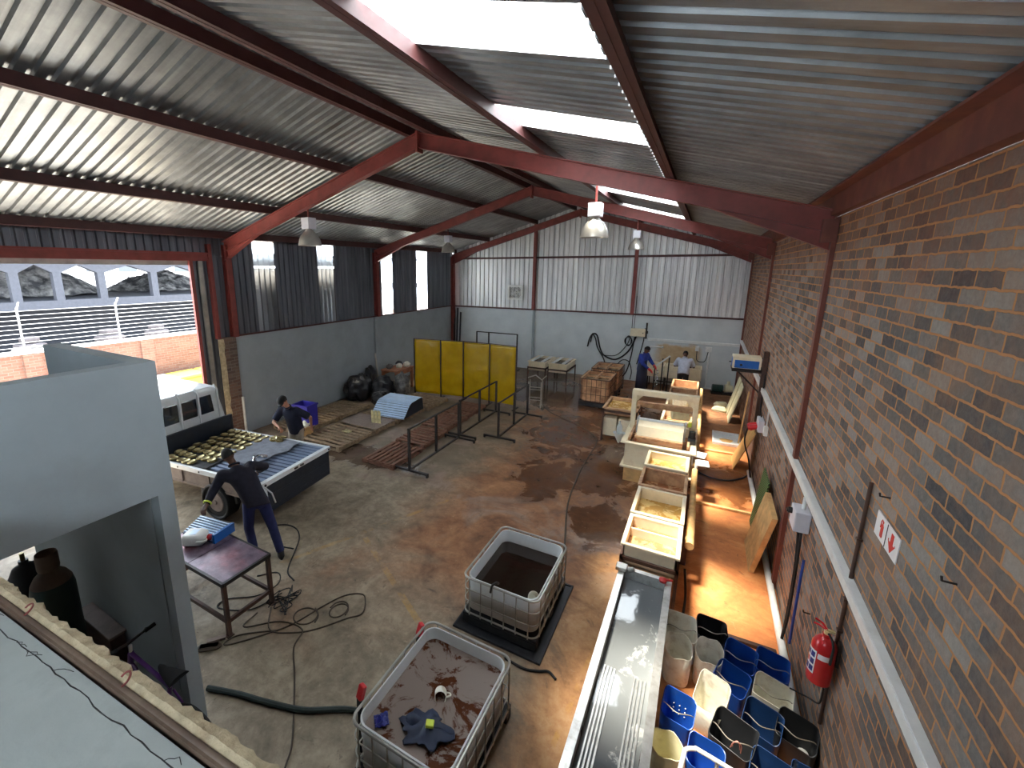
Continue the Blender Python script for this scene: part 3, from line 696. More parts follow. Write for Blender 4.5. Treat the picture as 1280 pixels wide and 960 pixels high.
b = B(); b.cyl((.02,0,.12),(.02,0,.26),.02); b.obj('conduit', M['conduit'], t)
for k in range(2):
    b = B(); b.tube(spline([(1.22-.02*k,5.82+.06*k,1.5),(1.23,5.8+.06*k,1.0),(1.23,5.77+.06*k,.4),(1.2,5.72,.1)]), .014, 8)
    single(b, 'wall_cable', M['rubber'], ['black cable dropping from the isolator box, left of the pair','black cable dropping from the isolator box, right of the pair'][k], 'cable')
b = B(); b.tube([(1.24,5.55,.2),(1.24,5.58,.62),(1.24,5.6,1.25)], .014, 8)
single(b, 'wall_cable', mat('blue_cable',(40,70,150),.5), 'thin blue pipe on the brick wall above the buckets', 'pipe')
b = B(); b.tube(spline([(1.2,4.15,.94),(1.22,4.25,.7),(1.2,4.5,.5),(1.1,4.62,.42)]), .008, 6)
single(b, 'wall_cable', M['rubber'], 'thin black cable hanging below the extinguisher to the buckets', 'cable')
# red socket outlets farther along
t = thing('socket_outlet', 'grey outlet with two red industrial plugs on the brick wall', 'socket', (1.22, 10.35, 1.3))
b = B(); b.box(-.05,.045,-.2,.2,-.1,.14); b.obj('body', M['lamp_box'], t, bevel=.01)
for y in (-.02,.13):
    b = B(); b.cyl((-.04,y,-.03),(-.17,y,-.08),.05,.06); b.cyl((-.17,y,-.08),(-.2,y,-.09),.045); b.obj('plug', M['red'], t)
b = B(); b.tube(spline([(-.2,.0,-.1),(-.22,.02,-.4),(-.1,.05,-.8),(-.02,.1,-1.2)]), .014, 8); b.obj('cord', M['rubber'], t)
b = B(); b.box(1.2,1.268,9.6,9.72,1.32,1.5); b.cyl((1.24,9.66,1.5),(1.24,9.66,1.87),.012)
single(b, 'light_switch', M['conduit'], 'small white switch box hanging below the trunking', 'switch', bevel=.008)
# blue rectifier on bracket
t = thing('wall_bracket', 'dark steel shelf bracket carrying the blue control box', 'bracket', (1.26, 11.2, 2.3))
b = B(); b.box(-.62,-.02,-.28,.28,-.05,-.01); b.obj('shelf', M['black_steel'], t)
b = B(); b.box(-.09,-.0,-.3,-.2,-1.1,.42); b.obj('upright', M['brown_steel'], t)
b = B(); b.beam((-.5,-.25,-.05),(-.05,-.25,-.5),.03,.03); b.obj('brace', M['black_steel'], t)
t = thing('control_box', 'blue and cream control box on the wall bracket', 'control box', (.9, 11.2, 2.29))
b = B(); b.box(-.26,.26,-.2,.2,.015,.27); b.obj('case', M['cream'], t, bevel=.01)
b = B(); b.box(-.22,.22,-.208,-.198,.03,.2); b.obj('front_panel', M['blue_box'], t)
b = B(); b.box(-.265,-.258,-.15,.15,.04,.22); b.obj('side_panel', M['blue_box'], t)
b = B(); b.cyl((-.1,-.208,.1),(-.1,-.225,.1),.025); b.obj('dial', M['black_plastic'], t)
b = B(); b.cyl((-.26,.1,.1),(-.31,.1,.1),.012); b.obj('terminal', M['black_steel'], t)
b = B(); b.tube(spline([(1.14,11.2,2.45),(1.22,11.0,2.62),(1.24,10.9,2.2),(1.22,10.7,1.6),(1.23,10.45,1.45)]), .012, 8)
single(b, 'wall_cable', M['rubber'], 'black cable looping from the blue control box to the red plugs', 'cable')
# back wall fittings
t = thing('wall_fan', 'square white extractor fan high on the gable cladding', 'fan', (-7.4, YB-.03, 3.4))
b = B(); R0 = .27
for x0,x1,z0,z1 in ((-.36,.36,.24,.32),(-.36,.36,-.32,-.24),(-.36,-.27,-.24,.24),(.27,.36,-.24,.24)): b.box(x0,x1,-.1,.03,z0,z1)
b.obj('housing', M['white_plastic'], t)
b = B(); b.tube([(.26*math.cos(2*PI*k/28),-.08,.26*math.sin(2*PI*k/28)) for k in range(28)], .02, 8, closed=True)
for k in range(2): b.tube([(.1*(k+1)*math.cos(2*PI*j/24),-.1,.09*(k+1)*math.sin(2*PI*j/24)) for j in range(24)], .005, 5, closed=True)
b.obj('guard', M['lamp_metal'], t)
b = B(); b.cyl((0,-.07,0),(0,0,0),.05)
for k in range(5):
    a = 2*PI*k/5
    b.add([(.05*math.cos(a),-.05,.05*math.sin(a)),(.23*math.cos(a-.1),-.07,.23*math.sin(a-.1)),(.23*math.cos(a+.5),-.02,.23*math.sin(a+.5)),(.05*math.cos(a+.6),-.03,.05*math.sin(a+.6))],[(0,1,2,3)])
b.obj('blades', M['white_plastic'], t, solid=.006)
t = thing('electrical_panel', 'cream electrical panel box on the back wall', 'electrical box', (-2.2, YB-.1, 1.98))
b = B(); b.box(-.27,.27,-.1,.099,-.15,.15); b.obj('body', M['cream'], t, bevel=.012)
b = B(); b.box(-.25,.25,-.108,-.1,-.13,.13); b.obj('door', M['cream'], t, bevel=.004)
b = B(); b.cyl((.2,-.108,0),(.2,-.125,0),.02); b.obj('knob', M['black_plastic'], t)
b = B(); b.cyl((-2.44,YB-.03,2.1),(-2.46,YB-.03,4.8),.012); b.cyl((-2.36,YB-.03,2.1),(-2.36,YB-.03,3.4),.01)
single(b, 'wall_cable', M['rubber'], 'thin cables rising from the cream panel to the gable', 'cable')
def wallcable(pts, r, lab, y=YB-.04, m='rubber'):
    b = B(); b.tube(spline([(p[0], y-(p[2] if len(p)>2 else 0), p[1]) for p in pts]), r, 8); single(b, 'hanging_cable', M[m], lab, 'cable')
wallcable([(-4.12,1.25),(-4.05,1.6),(-3.92,1.8),(-3.75,1.72),(-3.6,1.2),(-3.4,.92,.02),(-2.95,.82,.02),(-2.5,1.2,.02),(-2.25,1.82)], .03, 'thick black cable swagged from the wall peg to the cream panel')
wallcable([(-4.0,1.45),(-3.93,1.78),(-3.8,1.6),(-3.7,1.25),(-3.45,.85),(-3.35,.6)], .024, 'black cable hanging straight down from the wall peg', YB-.1)
wallcable([(-3.5,.95),(-2.95,1.0),(-2.6,1.4),(-2.46,1.75)], .016, 'thin cable curving up to the coil by the panel', YB-.12)
wallcable([(-2.3,1.8),(-2.38,1.0),(-2.5,.4),(-2.7,.05)], .022, 'black cable dropping from the panel to the floor', YB-.1)
wallcable([(-2.9,.6),(-2.7,.82),(-2.45,.78),(-2.32,.4),(-2.35,.05)], .018, 'black cable arching low beside the caged tanks', YB-.08)
wallcable([(-1.95,2.15),(-1.97,1.7),(-2.05,1.2),(-2.15,.7)], .02, 'black cable right of the cream panel', YB-.06)
t = thing('cable_coil', 'coil of black cable hanging under the cream panel', 'cable', (-2.52, YB-.1, 1.62))
for k in range(3):
    b = B(); b.tube([((.13+.02*k)*math.cos(2*PI*j/20)*.8,-.02*k,(.2-.02*k)*math.sin(2*PI*j/20)) for j in range(20)], .018, 7, closed=True); b.obj('loop', M['rubber'], t)
b = B(); b.cyl((-3.92,YB,1.8),(-3.92,YB-.14,1.82),.025); single(b, 'wall_peg', M['black_steel'], 'steel peg on the back wall holding cables', 'peg')
b = B(); b.box(-.03,.03,-.03,.03,0,.62); b.box(-.06,.06,-.02,.03,.2,.3)
single(b, 'steel_strut', M['black_steel'], 'short black steel strut right of the cream panel', 'bracket', (-1.9,YB-.04,1.75))
for x, lab in ((-.1,'small white switch on the back wall under the trunking'),(.27,'larger white isolator on the back wall under the trunking')):
    b = B(); w = .06 if x < 0 else .1; b.box(x-w,x+w,YB-.08,YB-.002,1.42,1.6); b.box(x-w*.5,x+w*.5,YB-.1,YB-.08,1.46,1.56); single(b, 'wall_switch', M['conduit'], lab, 'switch', bevel=.008)
wallcable([(-.1,1.42),(-.08,1.1),(.05,1.02),(.2,1.08),(.27,1.45)], .014, 'black lead looping between the two white wall switches', YB-.05)
b = B(); b.tube([(.3,YB-.04,1.42),(.3,YB-.04,.05)], .022, 8); b.tube([(-.2,YB-.06,.05),(.75,YB-.06,.05)], .022, 8)
single(b, 'wall_conduit', M['conduit'], 'white pipe dropping down the back wall from the isolator', 'pipe')
b = B(); b.tube([(-1.95,YB-.03,1.1),(-1.72,YB-.03,1.42),(-1.7,YB-.03,1.46),(-1.3,YB-.03,1.46)], .022, 8); b.ball((-1.28,YB-.03,1.46),.05)
single(b, 'wall_conduit', M['conduit'], 'short bent white pipe behind the man in blue overalls', 'pipe')
b = B(); b.box(-6.58,-6.5,YB-.06,YB-.001,.1,HP-.02); single(b, 'wall_conduit', M['plaster'], 'pale vertical pipe duct down the back wall', 'pipe')
b = B(); b.cyl((XL+.05,12.5,.1),(XL+.05,12.5,HP),.045); single(b, 'wall_conduit', M['plaster'], 'pale vertical pipe down the left wall', 'pipe')
for k, (x, x2) in enumerate(((-10.2,-10.36),(-10.36,-10.52),(-10.04,-10.2))):
    b = B(); b.beam((x,YB-.5,0.01),(x2,YB-.06,2.6-.1*k),.1,.03,(1,0,0)); single(b, 'leaning_plank', M['dark_panel'], ['dark plank leaning in the back left corner, middle of three','dark plank leaning in the back left corner, leftmost of three','dark plank leaning in the back left corner, rightmost of three'][k], 'plank')
# high bay lamps
def lamp_proto(loc, lab):
    t = thing('high_bay_lamp', lab, 'lamp', loc, 0, 'high bay lamps')
    b = B(); b.box(-.115,.115,-.115,.115,.36,.6); b.obj('gear_box', M['lamp_box'], t, bevel=.01)
    b = B(); b.lathe([(.07,.36),(.085,.33),(.1,.31),(.17,.24),(.225,.14),(.25,.03),(.255,0),(.245,0),(.215,.14),(.16,.235),(.09,.3)], 30); b.obj('reflector', M['lamp_metal'], t)
    b = B(); b.ball((0,0,.16),(.05,.05,.09)); b.cyl((0,0,.22),(0,0,.33),.035); b.obj('bulb', M['white_plastic'], t)
    return t
LP = [((-1.92,8.5,4.98),'bell lamp hanging large in front of the gable'),((-2.2,15.9,5.05),'smaller bell lamp hanging above the right gable post'),((-7.85,7.15,4.92),'bell lamp hanging near the left eave by the first frame'),((-8.5,14.3,5.02),'bell lamp hanging far off near the back left eave')]
L0 = lamp_proto(*LP[0])
LA = [L0] + [dup(L0, loc, None, lab) for loc, lab in LP[1:]]
for l in LA:
    x, y, z = l.location; top = zr(x)+OFF-.02-z
    b = B(); b.cyl((0,0,.6),(0,0,top),.02); b.obj('stem', M['red_steel'], l)
# ------------------------------------------------------------------ flatbed truck backed in through the doorway
TR = math.radians(187)
t = thing('flatbed_truck', 'white flatbed pickup truck reversed in through the doorway', 'truck', (-6.2, 5.0, 0), TR)
W2 = .85
# deck with ribs along the truck
b = B(); pr = []
u = -W2+.03
while u < W2-.03:
    for du, hh in ((0,0),(.075,0),(.08,-.024),(.105,-.024)):
        if u+du < W2-.03: pr.append((u+du, hh))
    u += .113
b.loft([[(.06,q,.9+h) for q,h in pr],[(2.62,q,.9+h) for q,h in pr]], cap=False, smooth=False, closed=False)
b.obj('deck', M['deck'], t)
b = B(); b.box(.05,2.62,-W2+.02,W2-.02,.82,.875); b.obj('deck_frame', M['tan_panel'], t)
for s in (-1, 1):
    b = B(); b.box(.0,2.6,s*W2-.025,s*W2+.025,.83,.925); r = b.obj('side_rail', M['white_paint'], t, bevel=.008)
    b = B()
    for x in (.35,.9,1.45,2.0,2.45): b.cyl((x,s*(W2+.022),.875),(x,s*(W2+.032),.875),.016)
    b.obj('bolts', M['black_steel'], r)
    b = B(); b.box(.1,2.55,s*(W2-.05)-.015,s*(W2-.05)+.015,.56,.83); b.box(.1,2.55,s*(W2-.05)-.03,s*(W2-.05)+.03,.54,.58)
    for x in (.55,1.3,2.0): b.box(x-.03,x+.03,s*(W2-.03)-.02,s*(W2-.03)+.015,.56,.83)
    b.obj('side_panel', M['tan_panel'], t)
b = B(); b.box(-.04,.05,-W2-.02,W2+.02,.84,.93); tb = b.obj('tail_bar', M['white_paint'], t, bevel=.01)
b = B()
for y in (-.1,.05): b.box(-.055,-.04,y,y+.08,.87,.9)
for y in (-W2+.04, W2-.04): b.cyl((-.05,y,.885),(-.06,y,.885),.022)
b.obj('latches', M['black_steel'], tb)
b = B(); b.box(-.02,.03,-W2+.01,W2-.01,.34,.84); b.box(-.035,-.02,-W2+.03,W2-.03,.62,.66); b.box(-.035,-.02,-W2+.03,W2-.03,.42,.45); b.obj('tailgate', M['dark_panel'], t, bevel=.008)
b = B(); b.box(-.05,.05,W2-.06,W2+.03,.5,.9); b.tube([(-.05,W2-.02,.86),(-.09,W2-.12,.72),(-.07,W2-.2,.5)],.014,6); b.tube([(-.05,W2-.05,.8),(-.1,W2-.02,.62),(-.06,W2-.1,.44)],.012,6); b.obj('corner_bracket', M['white_paint'], t)
b = B(); b.box(2.6,2.66,-W2,W2,.88,1.27); b.box(2.585,2.61,-W2,-W2+.05,.88,1.27); b.box(2.585,2.61,W2-.05,W2,.88,1.27); b.obj('headboard', M['dark_panel'], t, bevel=.008)
b = B()
for s in (-1, 1): b.box(.1,5.0,s*.42-.04,s*.42+.04,.5,.64)
for x in (.4,1.4,2.4): b.box(x-.04,x+.04,-.42,.42,.5,.6)
b.obj('chassis', M['black_steel'], t)
# cab: rounded sections lofted from the back of the cab to the nose
def sec(x, hw, z0, z1, hw2, cr=.16):
    """cab cross-section; hw waist half width, hw2 roof half width"""
    zb = z0+(z1-z0)*.5
    p = [(hw*.96,z0),(hw,z0+.12),(hw,zb),(hw2+.03,z1-cr),(hw2-.02,z1-.05),(hw2-.14,z1)]
    return [(x,y,z) for y,z in p]+[(x,-y,z) for y,z in reversed(p)]
b = B()
b.loft([sec(2.74,.76,.5,1.9,.60),sec(2.78,.82,.45,1.96,.66),sec(2.9,.84,.42,1.99,.70),sec(3.9,.85,.42,2.02,.72),sec(4.45,.85,.42,1.98,.70),sec(4.7,.85,.42,1.86,.67),sec(5.25,.84,.42,1.16,.78,.05),sec(5.9,.82,.42,1.08,.76,.05),sec(6.15,.76,.45,.98,.7,.05)])
cab = b.obj('cab', M['white_paint'], t, sharp=28)
for y0, y1 in ((-.53,-.22),(-.15,.18),(.25,.56)):
    b = B(); b.prism([(y0,1.42),(y1,1.42),(y1-(.04 if y1>.5 else 0),1.8),(y0+(.04 if y0<-.5 else 0),1.8)], 2.715, 2.77, 'x'); b.obj('rear_window', M['glass'], cab, bevel=.01)
for y in (-.64,-.185,.215,.66):
    b = B(); b.tube([(2.69,y,.9),(2.69,y,1.3),(2.70,y*.98,1.9),(2.78,y*.97,1.98)], .022, 8); b.obj('rack_bar', M['white_paint'], t)
for s in (-1, 1):
    for x0, x1 in ((2.98,3.62),(3.74,4.5)):
        b = B(); n0 = (.845 if True else 0)
        b.add([(x0,s*.858,1.28),(x1,s*.862,1.28),(x1-.12*(x1>4),s*.765,1.82),(x0+.05,s*.755,1.82)],[(0,1,2,3)]); b.obj('side_window', M['glass'], cab, solid=.012)
    b = B(); b.box(4.55,4.65,s*.9-.1,s*.9+.1,1.25,1.5); b.cyl((4.6,s*.82,1.3),(4.6,s*.95,1.35),.015); b.obj('mirror', M['black_plastic'], t, bevel=.02)
b = B(); b.add([(4.76,-.6,1.78),(4.76,.6,1.78),(5.2,.72,1.2),(5.2,-.72,1.2)],[(0,1,2,3)]); b.obj('windscreen', M['glass'], cab, solid=.02, loc=(.02,0,.03))
def wheel(x, s):
    w = B(); y0 = s*.62; y1 = s*.84
    w.cyl((x,y0,.34),(x,y1,.34),.34,None,28); w.tube([(x+.31*math.cos(2*PI*k/28),y1,.34+.31*math.sin(2*PI*k/28)) for k in range(28)],.03,8,closed=True)
    o = w.obj('wheel', M['rubber'], t)
    r = B(); r.cyl((x,y1-.01*s,.34),(x,y1+.012*s,.34),.2,.18,24); r.cyl((x,y1,.34),(x,y1+.035*s,.34),.05,.04)
    r.obj('rim', M['tan_panel'], o)
for x in (1.15, 5.2):
    for s in (-1, 1): wheel(x, s)
for s in (-1, 1):
    b = B(); b.tube([(1.15+.43*math.cos(a),s*.73,.36+.43*math.sin(a)) for a in [PI*k/12 for k in range(13)]], .05, 6); b.obj('mudguard', M['black_plastic'], t)
TM = Matrix.Translation((-6.2,5.0,0)) @ Matrix.Rotation(TR, 4, 'Z')
def tw(x, y, z): return TM @ Vector((x,y,z))
# load on the deck
b = B(); random.seed(5)
def cl(u, v):
    x = .62+1.0*u+.05*math.sin(v*7)+.03*math.sin(v*17)*(u<.3); y = .42-1.2*v
    return (x, y, .936+.010*mnoise.noise((u*7,v*9,2))+.016*abs(mnoise.noise((u*3,v*4,5))))
b.grid(cl, 26, 30)
single(b, 'grey_blanket', M['grey_cloth'], 'grey blanket spread across the middle of the truck deck', 'blanket', (-6.2,5.0,0), TR, solid=.01)
b = B(); b.grid(lambda u,v: (1.36+1.2*u, .8-1.58*v+.03*math.sin(u*9), .915+.006*mnoise.noise((u*6,v*8,9))), 20, 26)
single(b, 'dark_sheet', mat('dark_cover_sheet',(58,58,60),.9,var=.2,scale=8), 'dark cover sheet under the brass rings on the truck deck', 'sheet', (-6.2,5.0,0.002), TR, solid=.006)
# brass rings
def ring():
    b = B(); b.lathe([(.045,.004),(.05,.016),(.066,.026),(.082,.016),(.086,.0),(.05,.0),(.045,.004)], 22)
    o = b.obj('brass_ring', M['brass_dark'])
    c = B(); c.lathe([(0,.010),(.03,.012),(.05,.017),(.058,.027),(.05,.02)], 20); c.obj('polished_dish', M['brass'], o)
    return tag(o, 'round brass light fitting ring among the many on the truck deck', 'brass ring', 'brass rings on the truck deck')
R0 = ring(); first = True; random.seed(21)
for i in range(7):
    for j in range(8):
        lx = 1.46+.155*i+random.uniform(-.03,.03)+(.06 if j%2 else 0); ly = .74-.205*j+random.uniform(-.03,.03)
        if lx > 2.52 or (i < 2 and j in (0,)) : continue
        p = tw(lx, ly, .94)
        if first: R0.location = p; o = R0; first = False
        else: o = dup(R0, p, random.uniform(0,6))
        o.rotation_euler = (random.uniform(-.16,.16), random.uniform(-.16,.16), random.uniform(0,6))
for k in range(5):
    p = tw(1.15+.1*math.cos(k*1.26), -.7+.09*math.sin(k*1.26), .955+.03*(k%2)); o = dup(R0, p, 0, 'brass ring in the small heap at the far edge of the deck', 'heap of brass rings'); o.rotation_euler = (.3*math.cos(k), .3*math.sin(k), 0)
b = B()
for k in range(3):
    b.tube(spline([(.3-.02*k,-.2,.02),(.22,-.05+.03*k,.09),(.05,.02,.12-.02*k),(-.12,.08,.08),(-.25,.2-.03*k,.03)]), .028, 10)
single(b, 'chrome_part', M['chrome'], 'shiny curved chrome part on the deck in front of the worker', 'chrome part', tw(.55,.42,.96), 2.6)
# ------------------------------------------------------------------ people
def V(*a): return Vector(a)
def limb(b, pts, rad):
    pts = [Vector(p) for p in pts]
    for p, r in zip(pts, rad): b.ball(p, r, 14, 9)
    for i in range(len(pts)-1): b.cyl(pts[i], pts[i+1], rad[i], rad[i+1], 14)
def oval(c, right, fwd, rx, ry, n=20):
    c = Vector(c); return [c + right*(rx*math.cos(2*PI*k/n)) + fwd*(ry*math.sin(2*PI*k/n)) for k in range(n)]
def hand(b, w, d, palm, side, curl=.5, s=1.):
    """w wrist, d direction of the hand, palm normal (towards which the fingers curl), side = thumb side"""
    w = Vector(w); d = Vector(d).normalized(); palm = Vector(palm); palm = (palm - d*palm.dot(d)).normalized(); x = d.cross(palm).normalized()
    if x.dot(Vector(side)) < 0: x = -x
    for k in range(4):
        q = x*(.030-.02*k)*s
        limb(b, [w+q*.6, w+d*.045*s+q*.9, w+d*.088*s+q], [.020*s, .017*s, .013*s])
        L = (.072,.08,.074,.058)[k]*s; base = w+d*.09*s+q
        a1, a2 = curl*.6, curl*1.5
        p1 = base+(d*math.cos(a1)+palm*math.sin(a1))*L*.45
        p2 = p1+(d*math.cos(a2)+palm*math.sin(a2))*L*.32
        p3 = p2+(d*math.cos(a2*1.35)+palm*math.sin(a2*1.35))*L*.25
        limb(b, [base,p1,p2,p3], [.0115*s,.0105*s,.0098*s,.0085*s])
    t0 = w+d*.025*s+x*.026*s; t1 = t0+(d*.7+x*.75+palm*.15).normalized()*.038*s; t2 = t1+(d*.9+x*.2+palm*.45).normalized()*.032*s; t3 = t2+(d*.9+palm*.5).normalized()*.022*s
    limb(b, [t0,t1,t2,t3], [.016*s,.0135*s,.0115*s,.0095*s])
def person(label, loc, rotz, J, skin, shirt, trousers, shoes, sleeve=1., hair='hair', hands=None, cap=None, extra=None, bare_neck=True):
    """J: joints in a frame where the person faces +Y.  sleeve 1 = to the wrist, .45 = short"""
    t = thing('person', label, 'person', loc, rotz)
    J = {k: Vector(v) for k, v in J.items()}
    hip, chest, neck, head = J['hip'], J['chest'], J['neck'], J['head']
    rt_h = (J['hipR']-J['hipL']).normalized(); rt_s = (J['shR']-J['shL']).normalized()
    up1 = (chest-hip).normalized(); f1 = up1.cross(rt_h).normalized(); f2 = (neck-chest).normalized().cross(rt_s).normalized()
    hf = Vector(J.get('look', f2)).normalized(); hu = (head-neck).normalized(); hr = hf.cross(hu).normalized(); hu = hr.cross(hf).normalized()
    R = Matrix((hr, hf, hu)).transposed()
    # body: one continuous surface
    b = B()
    b.ball(head, (.074,.092,.105), 22, 16, R); b.ball(head+hf*.03-hu*.05, (.056,.062,.062), 16, 10, R)     # skull, jaw
    limb(b, [head+hf*.092+hu*.012, head+hf*.108-hu*.022], [.011,.016])                                    # nose
    limb(b, [head+hf*.086-hr*.022-hu*.058, head+hf*.09-hu*.056, head+hf*.086+hr*.022-hu*.058], [.009,.012,.009])   # lips
    limb(b, [head+hf*.086-hr*.045+hu*.03, head+hf*.092+hu*.026, head+hf*.086+hr*.045+hu*.03], [.012,.013,.012])  # brow
    for s in (-1, 1): b.ball(head+hr*(.076*s)-hu*.008-hf*.004, (.012,.022,.032), 10, 8, R)
    limb(b, [chest+(neck-chest)*.6, neck, head-hu*.05-hf*.012], [.07,.056,.052])
    b.loft([oval(hip-up1*.06,rt_h,f1,.13,.10), oval(hip+up1*.08,rt_h,f1,.145,.105), oval((hip+chest)/2,rt_h,f1,.135,.10), oval(chest,rt_s,f2,.155,.112), oval(neck-(neck-chest)*.3,rt_s,f2,.12,.08)])
    for s, S in (('L',-1),('R',1)):
        limb(b, [J['sh'+s], J['el'+s], J['wr'+s]], [.05,.038,.026])
        limb(b, [J['hip'+s], J['kn'+s], J['an'+s]], [.075,.052,.038])
        limb(b, [J['sh'+s], chest], [.05,.08])
        d, palm, side, curl = (hands or {}).get(s, ((J['wr'+s]-J['el'+s]), V(0,0,-1) if True else 0, -rt_s*S, .7))
        hand(b, J['wr'+s], d, palm, side, curl)
    b.obj('body', skin, t, remesh=.0075, fixn=False)
    for s in (-1, 1):
        e = B(); e.ball(head+hf*.083+hr*(.031*s)+hu*.012, (.0125,.009,.009), 10, 7, R); eo = e.obj('eye', M['eye'], t)
        e = B(); e.ball(head+hf*.0905+hr*(.031*s)+hu*.011, (.006,.004,.006), 8, 6, R); e.obj('iris', M['hair'], eo)
    # hair
    h = B()
    def hp(u, v):
        th = 2*PI*u; ph = v*PI*.56
        front = max(0, math.sin(th)); ph *= 1-.33*front
        p = V(math.sin(ph)*math.cos(th)*.08, math.sin(ph)*math.sin(th)*.098, math.cos(ph)*.112)
        p *= 1+.03*mnoise.noise(p*90)
        return head + R @ p + hu*.006
    h.grid(hp, 30, 14); h.obj('hair', M[hair], t, solid=.012)
    # shirt
    k = B(); g = .018
    k.loft([oval(hip-up1*.09,rt_h,f1,.178,.145), oval(hip+up1*.05,rt_h,f1,.18,.145), oval((hip+chest)/2,rt_h,f1,.18,.14), oval(chest,rt_s,f2,.198,.148), oval(chest+(neck-chest)*.55,rt_s,f2,.185,.115), oval(neck-(neck-chest)*.08,rt_s,f2,.075,.07)])
    for s in 'LR':
        S, E, Wr = J['sh'+s], J['el'+s], J['wr'+s]
        k.ball(S, .085); k.cyl(chest+(S-chest)*.4, S, .11, .088)
        if sleeve >= .95:
            k.cyl(S,E,.084,.066); k.ball(E,.066); k.cyl(E,E+(Wr-E)*.93,.066,.048)
        else: k.cyl(S, S+(E-S)*.85, .086, .08)
    so = k.obj('shirt', shirt, t, remesh=.013, fixn=False)
    c = B(); c.tube([neck+rt_s*(.07*math.cos(a))+f2*(.066*math.sin(a))+(neck-chest).normalized()*.012 for a in [2*PI*i/18 for i in range(18)]], .017, 8, closed=True); c.obj('collar', shirt, so)
    # trousers
    k = B()
    k.loft([oval(hip-up1*.13,rt_h,f1,.12,.10), oval(hip-up1*.03,rt_h,f1,.158,.125), oval(hip+up1*.07,rt_h,f1,.155,.122)])
    for s in 'LR':
        H, K, A = J['hip'+s], J['kn'+s], J['an'+s]
        k.ball(H, .098); k.cyl(H,K,.096,.072); k.ball(K,.072); k.cyl(K,A+(K-A)*.02,.072,.062)
    k.obj('trousers', trousers, t, remesh=.013, fixn=False)
    for s in 'LR':
        A = J['an'+s]; toe = Vector(J.get('toe'+s, f1)); toe.z = 0; toe.normalize(); a = V(A.x,A.y,0)
        k = B(); side = toe.cross(V(0,0,1))
        limb(k, [a-toe*.05+V(0,0,.05), a+toe*.05+V(0,0,.055), a+toe*.15+V(0,0,.042)], [.05,.048,.042]); k.cyl(a+V(0,0,.05), A+V(0,0,.02), .05, .05)
        sh = k.obj('shoe', shoes, t, remesh=.011, fixn=False)
        k = B(); k.loft([[a+toe*(.05+.145*math.cos(q))+side*((.05 if math.cos(q)>-.2 else .043)*math.sin(q))+V(0,0,z) for q in [2*PI*i/18 for i in range(18)]] for z in (.001,.03)]); k.obj('sole', M['rubber'], sh)
    if cap:
        k = B()
        def cp(u, v):
            th = 2*PI*u; ph = v*PI*.5
            return head + R @ V(math.sin(ph)*math.cos(th)*.092, math.sin(ph)*math.sin(th)*.11, math.cos(ph)*.108+.022)
        k.grid(cp, 28, 10); co = k.obj('cap', M[cap], t, solid=.008)
        k = B(); k.grid(lambda u, v: head + R @ V((u-.5)*.15*(1-.25*v), .095+.085*v-.05*(2*u-1)**2*(1-v)-.03*(2*u-1)**2*v, .024-.02*v-.02*(2*u-1)**2), 12, 5); k.obj('peak', M[cap], co, solid=.008)
    if extra: extra(t, J, dict(rt=rt_s, f=f2, fh=f1, rh=rt_h, hf=hf, hu=hu, hr=hr))
    return t

# worker at the near end of the truck, seen from behind
rz = math.radians(57)
P0 = Vector((-5.62,3.78,0)); IR = Matrix.Rotation(-rz,3,'Z')
def L(x,y,z): return IR @ (Vector((x,y,z))-P0)
J1 = dict(hip=L(-5.66,3.74,.95), hipL=L(-5.71,3.66,.92), hipR=L(-5.61,3.82,.92), chest=L(-5.86,3.72,1.27), neck=L(-6.03,3.70,1.46), head=L(-6.12,3.67,1.61),
  shL=L(-6.07,3.52,1.37), shR=L(-5.94,3.90,1.39), elL=L(-6.12,3.36,1.13), wrL=L(-6.05,3.22,1.03), elR=L(-5.98,4.18,1.26), wrR=L(-6.22,4.22,1.1),
  knL=L(-5.78,3.66,.5), anL=L(-5.76,3.70,.09), knR=L(-5.48,3.86,.5), anR=L(-5.37,3.88,.09), look=IR@Vector((-.8,.5,-.35)))
def ex1(t, J, d):
    a = J['elL']+(J['wrL']-J['elL'])*.8; q = (J['wrL']-J['elL']).normalized(); s = q.orthogonal().normalized(); w = q.cross(s)
    b = B(); b.tube([a+s*.05*math.cos(2*PI*k/16)+w*.05*math.sin(2*PI*k/16) for k in range(16)], .014, 8, closed=True); b.obj('wristband', M['hivis'], t)
person('worker in dark navy jersey and blue trousers, bending over the truck corner', P0, rz, J1, M['skin_dark'], M['navy_knit'], M['navy_cloth'], M['rubber'], extra=ex1,
  hands={'L':(J1['wrL']-J1['elL'],IR@V(0,.3,-1),IR@V(-1,.2,0),.8),'R':(J1['wrR']-J1['elR'],IR@V(-.3,0,-1),IR@V(0,-1,0),.9)})
